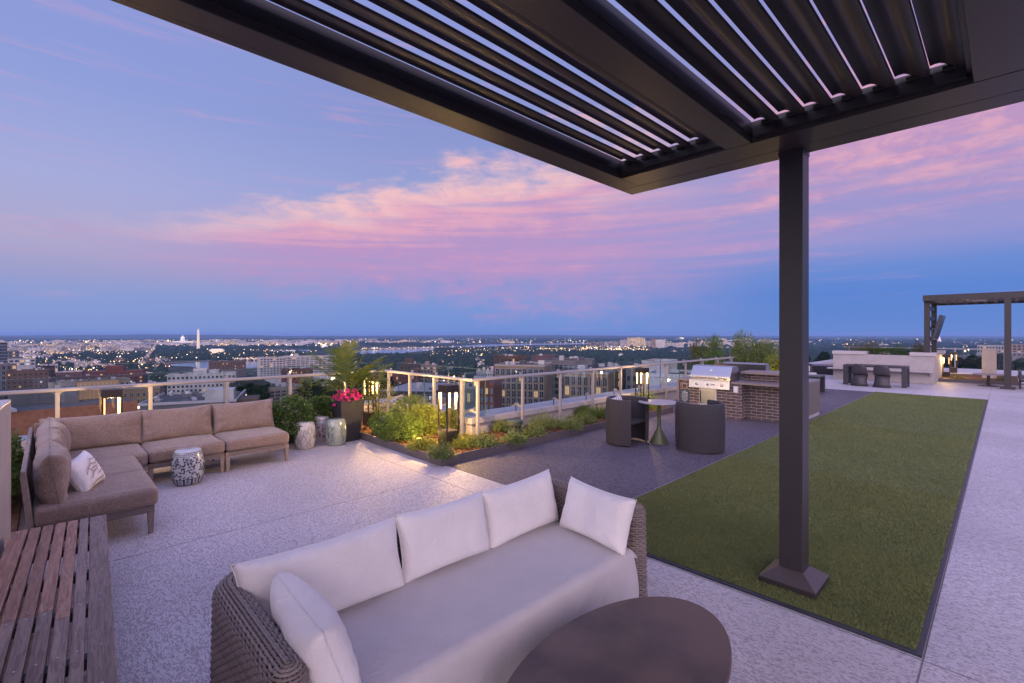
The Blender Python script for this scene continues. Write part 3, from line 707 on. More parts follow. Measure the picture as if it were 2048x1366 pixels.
# back cushions face +x : local z -> +x  => yaw = 90deg
for i, (y0, y1, zc, ln, rl, sd_) in enumerate(((.63, 1.485, .625, 17, 0.0, 3), (1.485, 2.14, .63, 14, -.01, 11), (2.14, 2.85, .63, 14, .02, 19))):
    pillow('back_cushion', y1 - y0 + .02, .39, .17, PM(-2.475, (y0 + y1) / 2, zc, R(90), R(ln), rl), WFAB, ws, seed=sd_, crease=.008, pull=.09)
tp = pillow('throw_pillow', .60, .37, .17, PM(-2.03, 2.80, .62, R(-4) + R(0), R(18), R(-2)), WFAB, None, seed=31, crease=.009)
tag(tp, 'white throw pillow leaning on the right arm of the wicker sofa', 'pillow')
tp = pillow('throw_pillow', .60, .40, .20, PM(-2.02, .80, .625, R(177), R(20), R(0)), WFAB, None, seed=37, crease=.010)
tag(tp, 'white throw pillow leaning on the left arm of the wicker sofa nearest the camera', 'pillow')

# ---- oval coffee table
ct = thing('coffee_table', 'dark brown oval coffee table in front of the white cushioned wicker sofa', 'coffee table', (-1.187, 1.858, 0))
STONE = mat('dark_stone', (0.105, 0.064, 0.048), 0.42, var=0.40, vscale=3.2, bump=0.0006, bscale=40, hue=(0.15, 0.09, 0.062))
EL = [(-1.187 + .38 * math.cos(a), 1.858 + .70 * math.sin(a)) for a in np.linspace(0, 2 * math.pi, 97)[:-1]]
ob('tabletop', MB().prism(EL, .385, .42), STONE, ct, bevel=0.006)
ob('pedestal', MB().prism([(-1.187 + .22 * math.cos(a), 1.858 + .42 * math.sin(a)) for a in np.linspace(0, 2 * math.pi, 49)[:-1]], .0, .3845), STONE, ct, smooth='auto')

# ---- beige sectional
ROPE = bpy.data.materials.new('woven_rope'); ROPE.use_nodes = True
t = ROPE.node_tree; x = NX(t); b = t.nodes['Principled BSDF']; tcn = t.nodes.new('ShaderNodeTexCoord')
sp = t.nodes.new('ShaderNodeSeparateXYZ'); t.links.new(tcn.outputs['Object'], sp.inputs[0])
w1 = x.m('SINE', x.mul(x.add(sp.outputs[0], sp.outputs[1]), 330.0)); w2 = x.m('SINE', x.mul(sp.outputs[2], 330.0))
kk = x.sstep(x.mul(w1, w2), -0.3, 0.6)
t.links.new(x.mix(kk, (0.13, 0.105, 0.10), (0.38, 0.31, 0.285)), b.inputs['Base Color']); b.inputs['Roughness'].default_value = .7
bp = t.nodes.new('ShaderNodeBump'); bp.inputs['Distance'].default_value = .004; t.links.new(kk, bp.inputs['Height']); t.links.new(bp.outputs[0], b.inputs['Normal'])
def module(label, x0, x1, y0, y1, back, seed, legs, cush=True):
    """back: set of sides with a backrest: 'x' (at x0) and/or 'y' (at y0)"""
    t_ = thing('sofa_module', label, 'sofa', ((x0 + x1) / 2, (y0 + y1) / 2, 0), 0, 'modules of the beige sectional sofa')
    fr_ = MB(); e = .004
    x0, x1, y0, y1 = x0 + e, x1 - e, y0 + e, y1 - e
    ob('seat_frame', MB().box(x0, x1, y0, y0 + .045, .20, .265).box(x0, x1, y1 - .045, y1, .20, .265).box(x0, x0 + .045, y0 + .0455, y1 - .0455, .20, .265).box(x1 - .045, x1, y0 + .0455, y1 - .0455, .20, .265), TEAK, t_, bevel=.004)
    ob('rope_apron', MB().box(x1, x1 + .004, y0 + .06, y1 - .06, .215, .262).box(x0 + .05, x1 - .05, y0 + .05, y1 - .05, .258, .27), ROPE, t_)
    for (lx, ly) in legs:
        X_ = x0 + .001 if lx == 0 else x1 - .056; Y_ = y0 + .001 if ly == 0 else y1 - .056
        l = MB(); cx, cy = X_ + .0275, Y_ + .0275
        M_ = Matrix.Translation((cx, cy, 0)); n = len(l.v)
        for (z, s, ox) in ((0.0, .018, (.012 if lx else -.012)), (.1995, .0275, 0)):
            for (a, b) in ((-1, -1), (1, -1), (1, 1), (-1, 1)): l.v.append((cx + a * s + ox, cy + b * s, z))
        l.f += [(3, 2, 1, 0), (4, 5, 6, 7)] + [(i, (i + 1) % 4, 4 + (i + 1) % 4, 4 + i) for i in range(4)]
        ob('leg', l, TEAK, t_, bevel=.004)
        l = MB().box(X_ + .002, X_ + .053, Y_ + .002, Y_ + .053, .2655, .27); 
    if 'x' in back:
        ob('back_panel', MB().extr([(x0 + .012, .27), (x0 + .03, .27), (x0 - .055, .752), (x0 - .073, .752)], 'y', y0 + .04, y1 - .04), ROPE, t_)
        ob('back_rail', MB().extr([(x0 - .085, .752), (x0 - .045, .752), (x0 - .05, .79), (x0 - .082, .79)], 'y', y0 + .0, y1 - .0), TEAK, t_, bevel=.006)
        for yy in (y0 + .001, y1 - .039): ob('back_post', MB().extr([(x0 + .0, .268), (x0 + .045, .268), (x0 - .045, .751), (x0 - .085, .751)], 'y', yy, yy + .038), TEAK, t_, bevel=.004)
    if 'y' in back:
        ob('back_panel', MB().extr([(y0 + .012, .27), (y0 + .03, .27), (y0 - .02, .722), (y0 - .038, .722)], 'x', x0 + .04, x1 - .04), ROPE, t_)
        ob('back_rail', MB().extr([(y0 - .05, .722), (y0 - .01, .722), (y0 - .012, .76), (y0 - .045, .76)], 'x', x0, x1), TEAK, t_, bevel=.006)
        for xx in (x0 + .001, x1 - .045):
            ob('back_post', MB().extr([(y0 - .015, .0), (y0 + .03, .0), (y0 + .045, .2), (y0 - .01, .721), (y0 - .05, .721), (y0 - .0, .2)], 'x', xx, xx + .044), TEAK, t_, bevel=.004)
    cu = roundbox('seat_cushion', x0 + (.02 if 'x' in back else .002), x1 + .035, y0 + (.03 if 'y' in back else .002), y1 - .002 + (.03 if 'y' in back and 'x' not in back else 0), .268, .435, .045, TAUPE, t_, puff=.014, seed=seed, crease=.0035)
    if 'x' in back and cush:
        pillow('back_cushion', y1 - y0 + .03, .46, .22, PM(x0 + .14, (y0 + y1) / 2 + (.05 if 'y' in back else 0), .635, R(90), R(14)), TAUPE, t_, seed=seed + 7, crease=.022, pull=.09)
    if 'y' in back and cush:
        pillow('back_cushion', x1 - x0 + .02, .46, .23, PM((x0 + x1) / 2 - .02, y0 + .16, .635, R(180), R(9)), TAUPE, t_, seed=seed + 9, crease=.024, pull=.09)
    return t_
AL = ((0, 0), (0, 1), (1, 0), (1, 1))
module('rightmost module of the beige sectional sofa, beside the garden stools', -8.33, -7.47, 1.755, 2.60, 'x', 51, AL)
module('beige sectional sofa module behind the blue patterned stool, between corner and end modules', -8.33, -7.47, .90, 1.75, 'x', 61, AL)
module('corner module of the beige sectional sofa with backs on two sides', -8.33, -7.40, -.12, .895, 'xy', 71, ((0, 0), (0, 1)))
module('middle module of the left wing of the beige sectional sofa', -7.395, -6.53, -.12, .74, 'y', 81, ((0, 0),))
module('nearest end module of the beige sectional sofa, beside the slatted bench', -6.525, -5.66, -.12, .74, 'y', 91, ((0, 0), (1, 0), (1, 1)))
# little throw pillow with bird print
BP = pillow('throw_pillow', .37, .34, .14, PM(-6.10, .25, .585, R(150), R(26), R(8)), WFAB, None, seed=43, crease=.006)
tag(BP, 'small white throw pillow with brown bird print on the beige sectional', 'pillow')
PR = mat('print_brown', (0.34, 0.25, 0.20), 0.9)
def print_strokes(mb, pts, w, M, zf):
    for (a, b) in zip(pts[:-1], pts[1:]):
        A, B_ = Vector(a), Vector(b); dd = (B_ - A).normalized(); s = Vector((-dd.y, dd.x)) * w / 2
        mb.quad([M @ Vector((q.x, q.y, zf(q.x, q.y))) for q in (A - s, B_ - s, B_ + s, A + s)])
MP = PM(-6.10, .25, .585, R(150), R(26), R(8))
zf = lambda a, b: .0755 * math.sqrt(max(0, (1 - (a / .2) ** 4) * (1 - (b / .18) ** 4))) + .0085
pm_ = MB()
for st_ in ([(-.12, -.02), (-.06, .03), (0, .05), (.07, .03), (.11, .06)], [(-.06, .03), (-.02, -.03), (.05, -.02), (.07, .03)], [(-.02, -.03), (-.09, -.07)], [(.0, .05), (.03, .09), (.08, .08)], [(.12, -.10), (.05, -.12), (-.04, -.11), (-.12, -.13)], [(-.02, .0), (.04, .01), (.06, -.01)], [(.02, -.07), (.10, -.05), (.14, -.02)]):
    print_strokes(pm_, st_, .009, MP, zf)
po = bpy.data.meshes.new('bird_print'); po.from_pydata(pm_.v, [], pm_.f); 
o = bpy.data.objects.new('bird_print', po); link(o); po.materials.append(PR); po.transform(Matrix.Translation(-BP.location)); o.parent = BP

# ---- ceramic garden stools
def barrel(z, hgt, r0, r1): f = z / hgt; return r0 + (r1 - r0) * (1 - (2 * f - 1) ** 2) ** .8 if 0 <= f <= 1 else r0
def stool(label, pos, hgt, r0, r1, glaze, paint):
    t_ = thing('garden_stool', label, 'stool', pos, 0, 'ceramic garden stools')
    pr = [(.001, .006), (r0 - .02, .006), (r0 - .006, .0), (r0 + .001, .008)] + [(barrel(hgt * k / 24, hgt, r0, r1), hgt * k / 24) for k in range(1, 24)] + [(r0 - .002, hgt - .004), (r0 - .014, hgt + .003), (r0 * .55, hgt + .008), (.001, hgt + .009)]
    ob('body', MB().lathe(pr, 56), glaze, t_, smooth='auto', local=True)
    hs = MB()
    for (a, b) in ((0, 0), (.035, 0), (-.035, 0), (0, .035), (0, -.035)): hs.lathe([(.0005, hgt + .0095), (.009, hgt + .0095), (.009, hgt + .0098), (.0005, hgt + .0098)], 12, (a, b), caps=True)
    ob('top_holes', hs, BLACK, t_, local=True)
    for nm, col, polys in paint(hgt, r0, r1):
        p = MB()
        for pl in polys:
            p.quad([(barrel(z, hgt, r0, r1) * 1.006 * math.cos(a) + .0012 * math.cos(a), (barrel(z, hgt, r0, r1) * 1.006 + .0012) * math.sin(a), z) for a, z in pl])
        ob(nm, p, col, t_, local=True)
    return t_
def leafp(a, z, L, w, ang, r):      # leaf shaped polygon in (angle,z) space
    o_ = []
    for k in range(10):
        q = 2 * math.pi * k / 10; lx, ly = math.cos(q) * L / 2, math.sin(q) * w / 2 * (1 - .35 * math.cos(q))
        o_.append((a + (lx * math.cos(ang) - ly * math.sin(ang)) / r, z + lx * math.sin(ang) + ly * math.cos(ang)))
    return o_
def stroke(pts, w, r):
    o_ = []
    for (a, b) in zip(pts[:-1], pts[1:]):
        dx_, dz_ = (b[0] - a[0]) * r, b[1] - a[1]; l = math.hypot(dx_, dz_) or 1; sx, sz = -dz_ / l * w / 2 / r, dx_ / l * w / 2
        o_.append([(a[0] - sx, a[1] - sz), (b[0] - sx, b[1] - sz), (b[0] + sx, b[1] + sz), (a[0] + sx, a[1] + sz)])
    return o_
BLUE = mat('slate_blue_glaze', (0.035, 0.055, 0.085), 0.25, coat=.5)
RED_G = mat('iron_red_glaze', (0.33, 0.09, 0.06), 0.3, coat=.5)
BRN = mat('dark_branch_glaze', (0.05, 0.035, 0.04), 0.35, coat=.4)
TEAL_G = mat('teal_glaze', (0.03, 0.14, 0.20), 0.3, coat=.4)
def paint_blue(h, r0, r1):
    rr = random.Random(5); P_ = []; pts = []
    tries = 0
    while len(pts) < 170 and tries < 9000:
        tries += 1; a, z = rr.uniform(0, 6.283), rr.uniform(.105, h - .075)
        if all((min(abs(a - q[0]), 6.283 - abs(a - q[0])) * r1) ** 2 + (z - q[1]) ** 2 > .024 ** 2 for q in pts): pts.append((a, z))
    for a, z in pts: P_.append(leafp(a, z, .036, .017, rr.uniform(0, 3.14), r1))
    for k in range(7):
        a, z = k * .9 + rr.uniform(-.15, .15), (.20 if k % 2 else .31)
        for j in range(12): P_.append(leafp(a + math.cos(j * .52) * .028 / r1, z + math.sin(j * .52) * .028, .038, .007, j * .52, r1))
    for k in range(9):
        a0 = k * .7; P_ += stroke([(a0 + .05 * j, .12 + .028 * j + .012 * math.sin(j * 2 + k)) for j in range(10)], .004, r1)
    n = 44
    for k in range(n):
        a = k * 6.283 / n
        P_.append([(a, .012), (a + 6.283 / n, .012), (a + 6.283 / n, .024), (a, .024)]); P_.append([(a, .088), (a + 6.283 / n, .088), (a + 6.283 / n, .098), (a, .098)])
        P_.append([(a, h - .068), (a + 6.283 / n, h - .068), (a + 6.283 / n, h - .063), (a, h - .063)]); P_.append([(a, h - .030), (a + 6.283 / n, h - .030), (a + 6.283 / n, h - .024), (a, h - .024)])
        P_.append(leafp(a, h - .046, .02, .009, .7, r0 + .02))
    for k in range(12):
        a = k * 6.283 / 12
        P_.append([(a, .024), (a + .16, .024), (a + .16, .088), (a, .088)]); P_.append(leafp(a + .34, .055, .012, .055, 0, r0 + .01)); P_ += stroke([(a + .24, .03), (a + .24, .075), (a + .34, .084), (a + .44, .075), (a + .44, .03)], .005, r0 + .01)
    return [('leaf_pattern', BLUE, P_)]
def branches(seed, n, h, r, w, a0=-2.9, a1=2.9):
    rr = random.Random(seed); S, Lf = [], []
    for k in range(n):
        a = rr.uniform(a0, a1); z = .03; pts = [(a, z)]; drift = rr.uniform(-.5, .5)
        while z < h * rr.uniform(.6, .9) and len(pts) < 14:
            a += (drift * .09 + rr.uniform(-.12, .12)); z += rr.uniform(.018, .035); pts.append((a, z))
            if rr.random() < .6:
                s = rr.choice((-1, 1)); b = [(a, z), (a + s * .10, z + .02), (a + s * .2, z + .05)]; S += stroke(b, w * .6, r)
                for q in b[1:]: Lf.append(leafp(q[0] + rr.uniform(-.04, .04), q[1] + rr.uniform(-.01, .012), .014, .009, rr.uniform(0, 3), r))
        S += stroke(pts, w, r)
    return S, Lf
def paint_white(h, r0, r1):
    S, Lf = branches(8, 9, h, r1, .0045)
    for k in range(26): S.append(leafp(k * .24, .03 + .03 * (k % 3), .014, .008, 1, r0 + .02)); S += stroke([(k * .24, .012), (k * .24 + .03, .06 + .02 * (k % 2))], .002, r0 + .02)
    bl = Lf[::3] + [leafp(-.9, h * .78, .035, .016, .8, r1), leafp(-.95, h * .80, .03, .012, 2.2, r1)]
    hole = []
    for base in (-2.3, .7):
        for j in range(-1, 2):
            for q in (-1, 1): hole.append(leafp(base + j * .19, h * .45 + q * .022, .022, .012, 0, r1)); hole.append(leafp(base + j * .19 + q * .07, h * .45, .010, .024, 0, r1))
    return [('branch_pattern', BRN, S + Lf + hole), ('blue_birds', TEAL_G, bl)]
def paint_red(h, r0, r1):
    rr = random.Random(2); P_ = []
    for k in range(60):
        a, z = rr.uniform(0, 6.28), rr.uniform(.06, h - .12)
        for j in range(5): P_.append(leafp(a + math.cos(j * 1.26) * .014 / r1, z + math.sin(j * 1.26) * .014, .022, .013, j * 1.26, r1))
    gy = []
    for k in range(40): gy.append(leafp(k * .157, h - .05, .026, .010, .6 if k % 2 else -.6, r0 + .02))
    return [('red_flowers', RED_G, P_), ('grey_border', BLUE, gy)]
def paint_green(h, r0, r1):
    S, Lf = branches(21, 6, h, r1, .0055); return [('branch_pattern', BRN, S + Lf[::2])]
GL = lambda n, c, v=.06: mat(n, c, 0.18, coat=.7, var=v, vscale=9)
stool('blue and white patterned ceramic stool standing before the beige sectional', P(376, 967), .44, .135, .178, GL('white_glaze', (.50, .51, .52)), paint_blue)
stool('cream ceramic stool with thin branch painting and little bluebirds, beside the sofa end', P(610, 896), .44, .125, .172, GL('cream_glaze', (.56, .52, .46)), paint_white)
stool('red flowered ceramic stool, behind the two others', P(643, 881), .44, .135, .168, GL('grey_white_glaze', (.46, .44, .48)), paint_red)
stool('pale green glazed ceramic stool with branch painting, before the tall planter', P(672, 889), .44, .135, .175, GL('celadon_glaze', (.30, .345, .29), .12), paint_green)

# ================================================================== LANTERNS
LED = mat('led_strip', (1, .8, .5), 0.5, emit=(1.0, 0.56, 0.17), estr=3.2); LED.cycles.emission_sampling = 'NONE'
LBR = mat('lantern_bronze', (0.028, 0.020, 0.017), 0.4, var=.1)
def lantern(label, pos, rz=0.0, energy=16.0, s=.118, hh=1.0, group='tall square lanterns in the planting beds'):
    t_ = thing('garden_lantern', label, 'lantern', pos, rz, group)
    ob('base_block', MB().box(-s, s, -s, s, 0, .255 * hh), LBR, t_, bevel=.003, local=True)
    ob('base_plate', MB().box(-s + .012, s - .012, -s + .012, s - .012, .2552 * hh, .262 * hh), LBR, t_, local=True)
    ob('head', MB().box(-s, s, -s, s, .865 * hh, .985 * hh), LBR, t_, bevel=.003, local=True)
    for (a, b) in ((-1, -1), (1, -1), (1, 1), (-1, 1)):
        p = ob('corner_post', MB().box(a * (s - .011) - .011, a * (s - .011) + .011, b * (s - .011) - .011, b * (s - .011) + .011, .2555 * hh, .8645 * hh), LBR, t_, local=True)
        i = MB(); c = s - .031
        i.box(a * c - .0075, a * c + .0075, b * c - .0075, b * c + .0075, .60 * hh, .864 * hh)
        ob('led_strip', i, LED, t_, local=True)
    l = bpy.data.lights.new('lantern_light', 'POINT'); l.energy = energy; l.color = (1.0, .60, .20); l.shadow_soft_size = .035
    lo = bpy.data.objects.new('lantern_light', l); link(lo); lo.parent = t_; lo.location = (0, 0, .80 * hh)
    return t_
L1 = lantern('tall dark lantern between the yellow lit shrubs at the corner of the bed', (-6.23, 4.62, .10), R(0), 165)
lantern('tall dark lantern in the bed behind the two wicker barrel chairs', (-6.10, 10.3, .10), 0, 50)
lantern('tall dark lantern behind the left end of the beige sectional sofa', (-9.22, .68, .10), 0, 60)
lantern('tall dark lantern half hidden by the leafy tree behind the palm planter', (-8.80, 4.62, .10), 0, 105)
lantern('far lantern standing in the corner bed right of the long white planter wall', (-1.72, 27.1, .05), 0, 60)
lantern('second far lantern, seen behind the first right of the white planter wall', (-1.70, 31.0, .05), 0, 60)
# hidden-in-the-leaves garden uplights
def uplight(label, pos, e, col=(1, .66, .18), lidcol=(.10, .16, .05)):
    t_ = thing('garden_uplight', label, 'uplight', pos)
    ob('body', MB().lathe([(.03, 0), (.034, .05), (.045, .06), (.045, .08), (.0, .081)], 16, (pos[0], pos[1]), caps=False), mat('uplight_green', lidcol, .5), t_, smooth='auto', local=False) if False else ob('body', MB().lathe([(.03, 0), (.034, .05), (.045, .06), (.045, .08), (.002, .081)], 16), mat('uplight_green', lidcol, .5), t_, local=True)
    l = bpy.data.lights.new('spot', 'POINT'); l.energy = e; l.color = col; l.shadow_soft_size = .04
    lo = bpy.data.objects.new('uplight_lamp', l); link(lo); lo.parent = t_; lo.location = (0, 0, .14)
    return t_

# ================================================================== PLANTS
def leaf_quads(p, d, L, W, r_):
    n = len(p); d = d / (np.linalg.norm(d, axis=1, keepdims=True) + 1e-9)
    q = r_.normal(0, 1, (n, 3)); s = np.cross(d, q); s /= np.linalg.norm(s, axis=1, keepdims=True) + 1e-9
    nn = np.cross(d, s); L = L[:, None]; W = W[:, None]
    a = p; b = p + d * L * .5 + s * W / 2 + nn * W * .18; c = p + d * L; e = p + d * L * .5 - s * W / 2 + nn * W * .18
    return np.stack([a, b, c, e], 1).reshape(-1, 3), np.arange(n * 4).reshape(-1, 4)
def crown(center, rad, K, per, L, W, seed, spread=.28, up=.25, shell=.55):
    r_ = np.random.default_rng(seed); u = r_.normal(0, 1, (K, 3)); u /= np.linalg.norm(u, axis=1, keepdims=True)
    rr = (shell + (1 - shell) * r_.uniform(0, 1, (K, 1)) ** .5); cc = u * rr
    cl = np.repeat(cc, per, 0) + r_.normal(0, spread, (K * per, 3)) * np.repeat(r_.uniform(.5, 1.2, (K, 1)), per, 0)
    cl /= np.maximum(1, np.linalg.norm(cl, axis=1, keepdims=True) / 1.12)
    p = cl * np.array(rad) + np.array(center)
    d = cl * .8 + r_.normal(0, .55, cl.shape) + np.array([0, 0, up])
    n = len(p); return leaf_quads(p, d, L * r_.uniform(.6, 1.25, n), W * r_.uniform(.6, 1.2, n), r_)
def tuft(center, rad, h, nst, per, L, W, seed, droop=.25):
    r_ = np.random.default_rng(seed); a = r_.uniform(0, 6.283, nst); q = np.sqrt(r_.uniform(0, 1, nst))
    b = np.c_[np.cos(a) * q * rad[0] * .6, np.sin(a) * q * rad[1] * .6, np.zeros(nst)]
    dr = np.c_[np.cos(a) * q * rad[0] * .75, np.sin(a) * q * rad[1] * .75, h * (1.12 - .55 * q ** 2) * r_.uniform(.6, 1.1, nst)]
    dr += r_.normal(0, .03, dr.shape)
    t = np.linspace(.12, 1, per)[None, :, None]
    p = b[:, None] + dr[:, None] * t; p[..., 2] -= droop * h * (t[..., 0] ** 2) * q[:, None]
    p = p.reshape(-1, 3); d = np.repeat(dr / (np.linalg.norm(dr, axis=1, keepdims=True)), per, 0) + r_.normal(0, .75, (len(p), 3))
    n = len(p); p = p + np.array(center); p[:, 2] = np.maximum(p[:, 2], .005)
    return leaf_quads(p, d, L * r_.uniform(.6, 1.2, n), W * r_.uniform(.7, 1.2, n), r_)
LG = mat('leaf_green', rough=.55, island=[(.05, .095, .016), (.085, .15, .024), (.135, .195, .035), (.07, .115, .022)], spec=.3)
LD = mat('leaf_dark_green', rough=.45, island=[(.035, .075, .016), (.06, .115, .022), (.095, .155, .03)], spec=.4)
LY = mat('leaf_yellow_green', rough=.55, island=[(.12, .155, .022), (.18, .215, .032), (.25, .27, .045), (.09, .13, .02)], spec=.3)
LS = mat('leaf_sage', rough=.6, island=[(.10, .15, .045), (.15, .20, .06), (.20, .24, .08), (.12, .175, .045)], spec=.25)
LO = mat('leaf_olive', rough=.6, island=[(.08, .085, .03), (.13, .12, .05), (.10, .11, .04)], spec=.2)
STEM = mat('twig', (.055, .036, .026), .8)
def plant(name, label, cat, pos, vf, m, stems=None, group=None):
    t_ = thing(name, label, cat, pos, 0, group)
    npmesh('foliage', vf[0], vf[1], m, t_, local=True)
    if stems:
        s = MB()
        for pts, r in stems: s.tube(pts, r, 6)
        ob('stems', s, STEM, t_, smooth=True, local=True)
    return t_
def fan(n, h, r, seed, rr=.006):
    q = random.Random(seed); o_ = []
    for k in range(n):
        a = q.uniform(0, 6.28); b = q.uniform(.4, 1) * r
        o_.append(([(0, 0, 0), (math.cos(a) * b * .35, math.sin(a) * b * .35, h * .5), (math.cos(a) * b, math.sin(a) * b, h * q.uniform(.75, 1))], [rr, rr * .7, rr * .3]))
    return o_
def bedpos(u, v, z=.1): return P(u, v, z)
# rosemary-like cushions along the kerb (pixel of the base centre, radius, height)
gl_ = 'low feathery herb cushions in the mulch bed'
tf = [(884, 916, .17, .20, 'small feathery herb cushion at the very corner of the kerb before the lantern', LS), (905, 890, .12, .12, None, LY),
      (925, 893, .20, .20, 'yellow lit feathery cushion just right of the nearest tall lantern', LY),
      (968, 893, .22, .22, 'wide feathery herb cushion hanging over the kerb between lantern and green speaker', LS),
      (1030, 885, .17, .16, 'feathery herb cushion in front of the green landscape speaker', LS),
      (1002, 862, .16, .19, 'herb cushion left behind the green landscape speaker', LS),
      (1065, 873, .20, .20, 'herb cushion just right of the green landscape speaker', LS),
      (1088, 855, .26, .28, 'tallest herb cushion by the parapet, between speaker and square paver', LS),
      (1138, 857, .24, .24, 'herb cushion in front of the square stone paver', LS),
      (1168, 846, .20, .20, 'herb cushion right of the stone paver, near the kerb', LS),
      (1165, 829, .22, .22, 'herb cushion behind the stone paver at the parapet', LG),
      (1200, 834, .26, .26, 'last herb cushion before the left wicker barrel chair', LG),
      (845, 898, .20, .18, 'yellow lit feathery cushion left of the nearest tall lantern', LY)]
for i, (u, v, r, h, lb, m) in enumerate(tf):
    if lb is None: continue
    plant('herb_cushion', lb, 'herb', bedpos(u, v), tuft((0, 0, 0), (r, r), h, int(150 + 170 * r / .2), 16, .030, .0075, 100 + i), m, fan(14, h * .7, r * .6, i, .003), gl_)
# leafy shrubs left of the lantern
sh = [(800, 878, .34, .40, 'broad leafy shrub spilling over the kerb left of the nearest lantern', LG, 5), (845, 868, .30, .46, 'bright yellow green shrub right against the nearest lantern', LY, 6), (775, 866, .26, .34, 'darker leafy shrub nearest the tall dark planter in the corner bed', LG, 7),
      (822, 848, .32, .50, 'loose grey green shrub with upright shoots in front of the short railing', LS, 8), (905, 862, .20, .34, 'small yellow green shrub behind the nearest lantern by the railing post', LY, 9)]
for (u, v, r, h, lb, m, sd_) in sh:
    c = crown((0, 0, h * .52), (r * 1.15, r * 1.15, h * .56), 70, 80, .030, .019, sd_, .2, .3)
    t2 = tuft((0, 0, 0), (r * .9, r * .9), h * 1.3, 90, 24, .026, .015, sd_ + 40, .1)
    plant('leafy_shrub', lb, 'shrub', bedpos(u, v), (np.vstack([c[0], t2[0]]), np.vstack([c[1], t2[1] + len(c[0])])), m, fan(12, h, r, sd_))
# round box shrubs behind the stools
for (u, d_, r, lb, sd_) in ((582, 8.05, .34, 'round dark green box shrub just right of the beige sofa end', 21), (644, 8.75, .30, 'round dark green box shrub behind the red flowered stool', 22)):
    c = crown((0, 0, r * 1.1), (r, r, r * 1.0), 120, 75, .042, .024, sd_, .15, .2, .7)
    plant('round_shrub', lb, 'shrub', PD(u, d_, .1), c, LD, fan(12, r * 1.6, r * .7, sd_), 'round box shrubs')
c = crown((0, 0, .14), (.45, .2, .16), 40, 50, .022, .012, 27, .2, .3)
plant('low_hedge', 'low orange tinged hedge along the parapet behind the round shrubs', 'shrub', PD(655, 9.3, .25), c, LY)
# ivy-like bush between the white wall and the sofa
bush = MB().box(-9.3, -5.68, -.95, -.205, .001, .09); 
struct('side_bed', bush, SOILB, origin=(0, 0, 0))
c = crown((0, 0, .36), (.95, .14, .36), 90, 60, .05, .034, 29, .18, .1)
plant('ivy_bush', 'green leafy bush squeezed between the white wall and the sofa back', 'shrub', (-7.6, -.37, .09), c, LG, fan(14, .6, .4, 3, .005))
c = crown((0, 0, .0), (.42, .16, .16), 22, 16, .022, .012, 31, .25, .2)
plant('dry_twigs', 'thin brownish twigs with small leaves beside the white wall top', 'twigs', (-6.95, -.34, .80), c, LO, [([(0, 0, -.7), (.05, 0, -.3), (.25, 0, .05)], [.006, .005, .002]), ([(0, 0, -.7), (-.05, 0, -.2), (-.2, .03, .1)], [.006, .005, .002]), ([(.02, 0, -.4), (.0, .02, 0), (.05, 0, .14)], [.005, .004, .002])])
# drooping tree around the hidden lantern
def leaf_tree(name, label, pos, h, rad, K, per, L, Wd, m, seed, trunk=.012, zc=.72):
    q = random.Random(seed); st_ = [([(0, 0, 0), (.03, .01, h * .3), (.0, -.02, h * .6), (.02, 0, h * .85)], [trunk, trunk * .8, trunk * .6, trunk * .3])]
    for k in range(9):
        a = q.uniform(0, 6.28); z0 = h * q.uniform(.25, .6); rr = rad[0] * q.uniform(.5, 1)
        st_.append(([(0.01, 0, z0), (math.cos(a) * rr * .5, math.sin(a) * rr * .5, z0 + h * .18), (math.cos(a) * rr, math.sin(a) * rr, z0 + h * .16)], [trunk * .5, trunk * .35, trunk * .15]))
    c = crown((0, 0, h * zc), rad, K, per, L, Wd, seed, .22, -.35)
    return plant(name, label, 'tree', pos, c, m, st_)
leaf_tree('small_tree', 'slim drooping tree lit yellow beside the dark palm planter', PD(752, 9.0, .1), 1.06, (.30, .30, .42), 40, 34, .05, .016, LY, 33)
leaf_tree('small_tree', 'slender tree put in for a lit reflection in the glass behind the sofa end', PD(607, 9.55, .1), .98, (.14, .14, .34), 18, 26, .045, .016, LY, 34)  # tree model added in place of a golden tree reflection in the glass
uplight('small green lidded uplight in the mulch beside the dark planter', PD(752, 8.75, .1), 12)
uplight('small uplight hidden among the shrubs left of the nearest lantern', PD(838, 7.9, .1), 9)

# tall tapered planter with palm and petunias
pp = (-8.22, 3.86, 0)
pot = thing('tall_planter', 'tall tapered dark planter with a palm and pink petunias', 'planter', pp)
PM_ = mat('planter_charcoal', (.03, .028, .035), .5, var=.1)
b = MB(); n = 0
for (z, s) in ((0, .155), (.70, .222), (.735, .228), (.735, .20), (.66, .198)):
    for (a, c) in ((-1, -1), (1, -1), (1, 1), (-1, 1)): b.v.append((a * s, c * s, z))
b.f.append((3, 2, 1, 0))
for k in range(4):
    for i in range(4): b.f.append((k * 4 + i, k * 4 + (i + 1) % 4, k * 4 + 4 + (i + 1) % 4, k * 4 + 4 + i))
ob('pot', b, PM_, pot, bevel=.004, local=True)
ob('soil', MB().box(-.198, .198, -.198, .198, .64, .66), SOILB, pot, local=True)
palm = thing('palm', 'green feather palm growing in the tall dark planter', 'palm', (pp[0], pp[1], .66))
q = random.Random(12); V, Fq, k = [], [], 0
fronds = [(-.62, 1.02, 0.5, .0), (-.35, 1.05, .4, .3), (.08, 1.08, .25, -.2), (.30, 1.05, .45, .2), (.62, .98, .55, -.1), (-.72, .62, .75, .1), (.60, .60, .8, .3), (-.12, 1.0, .3, .5), (.45, .84, .6, -.5), (-.50, .84, .6, -.4), (.12, .8, .8, .8), (-.25, .7, .9, -.8), (.70, .80, .5, .25), (.0, .95, .2, -.6)]
st_ = MB()
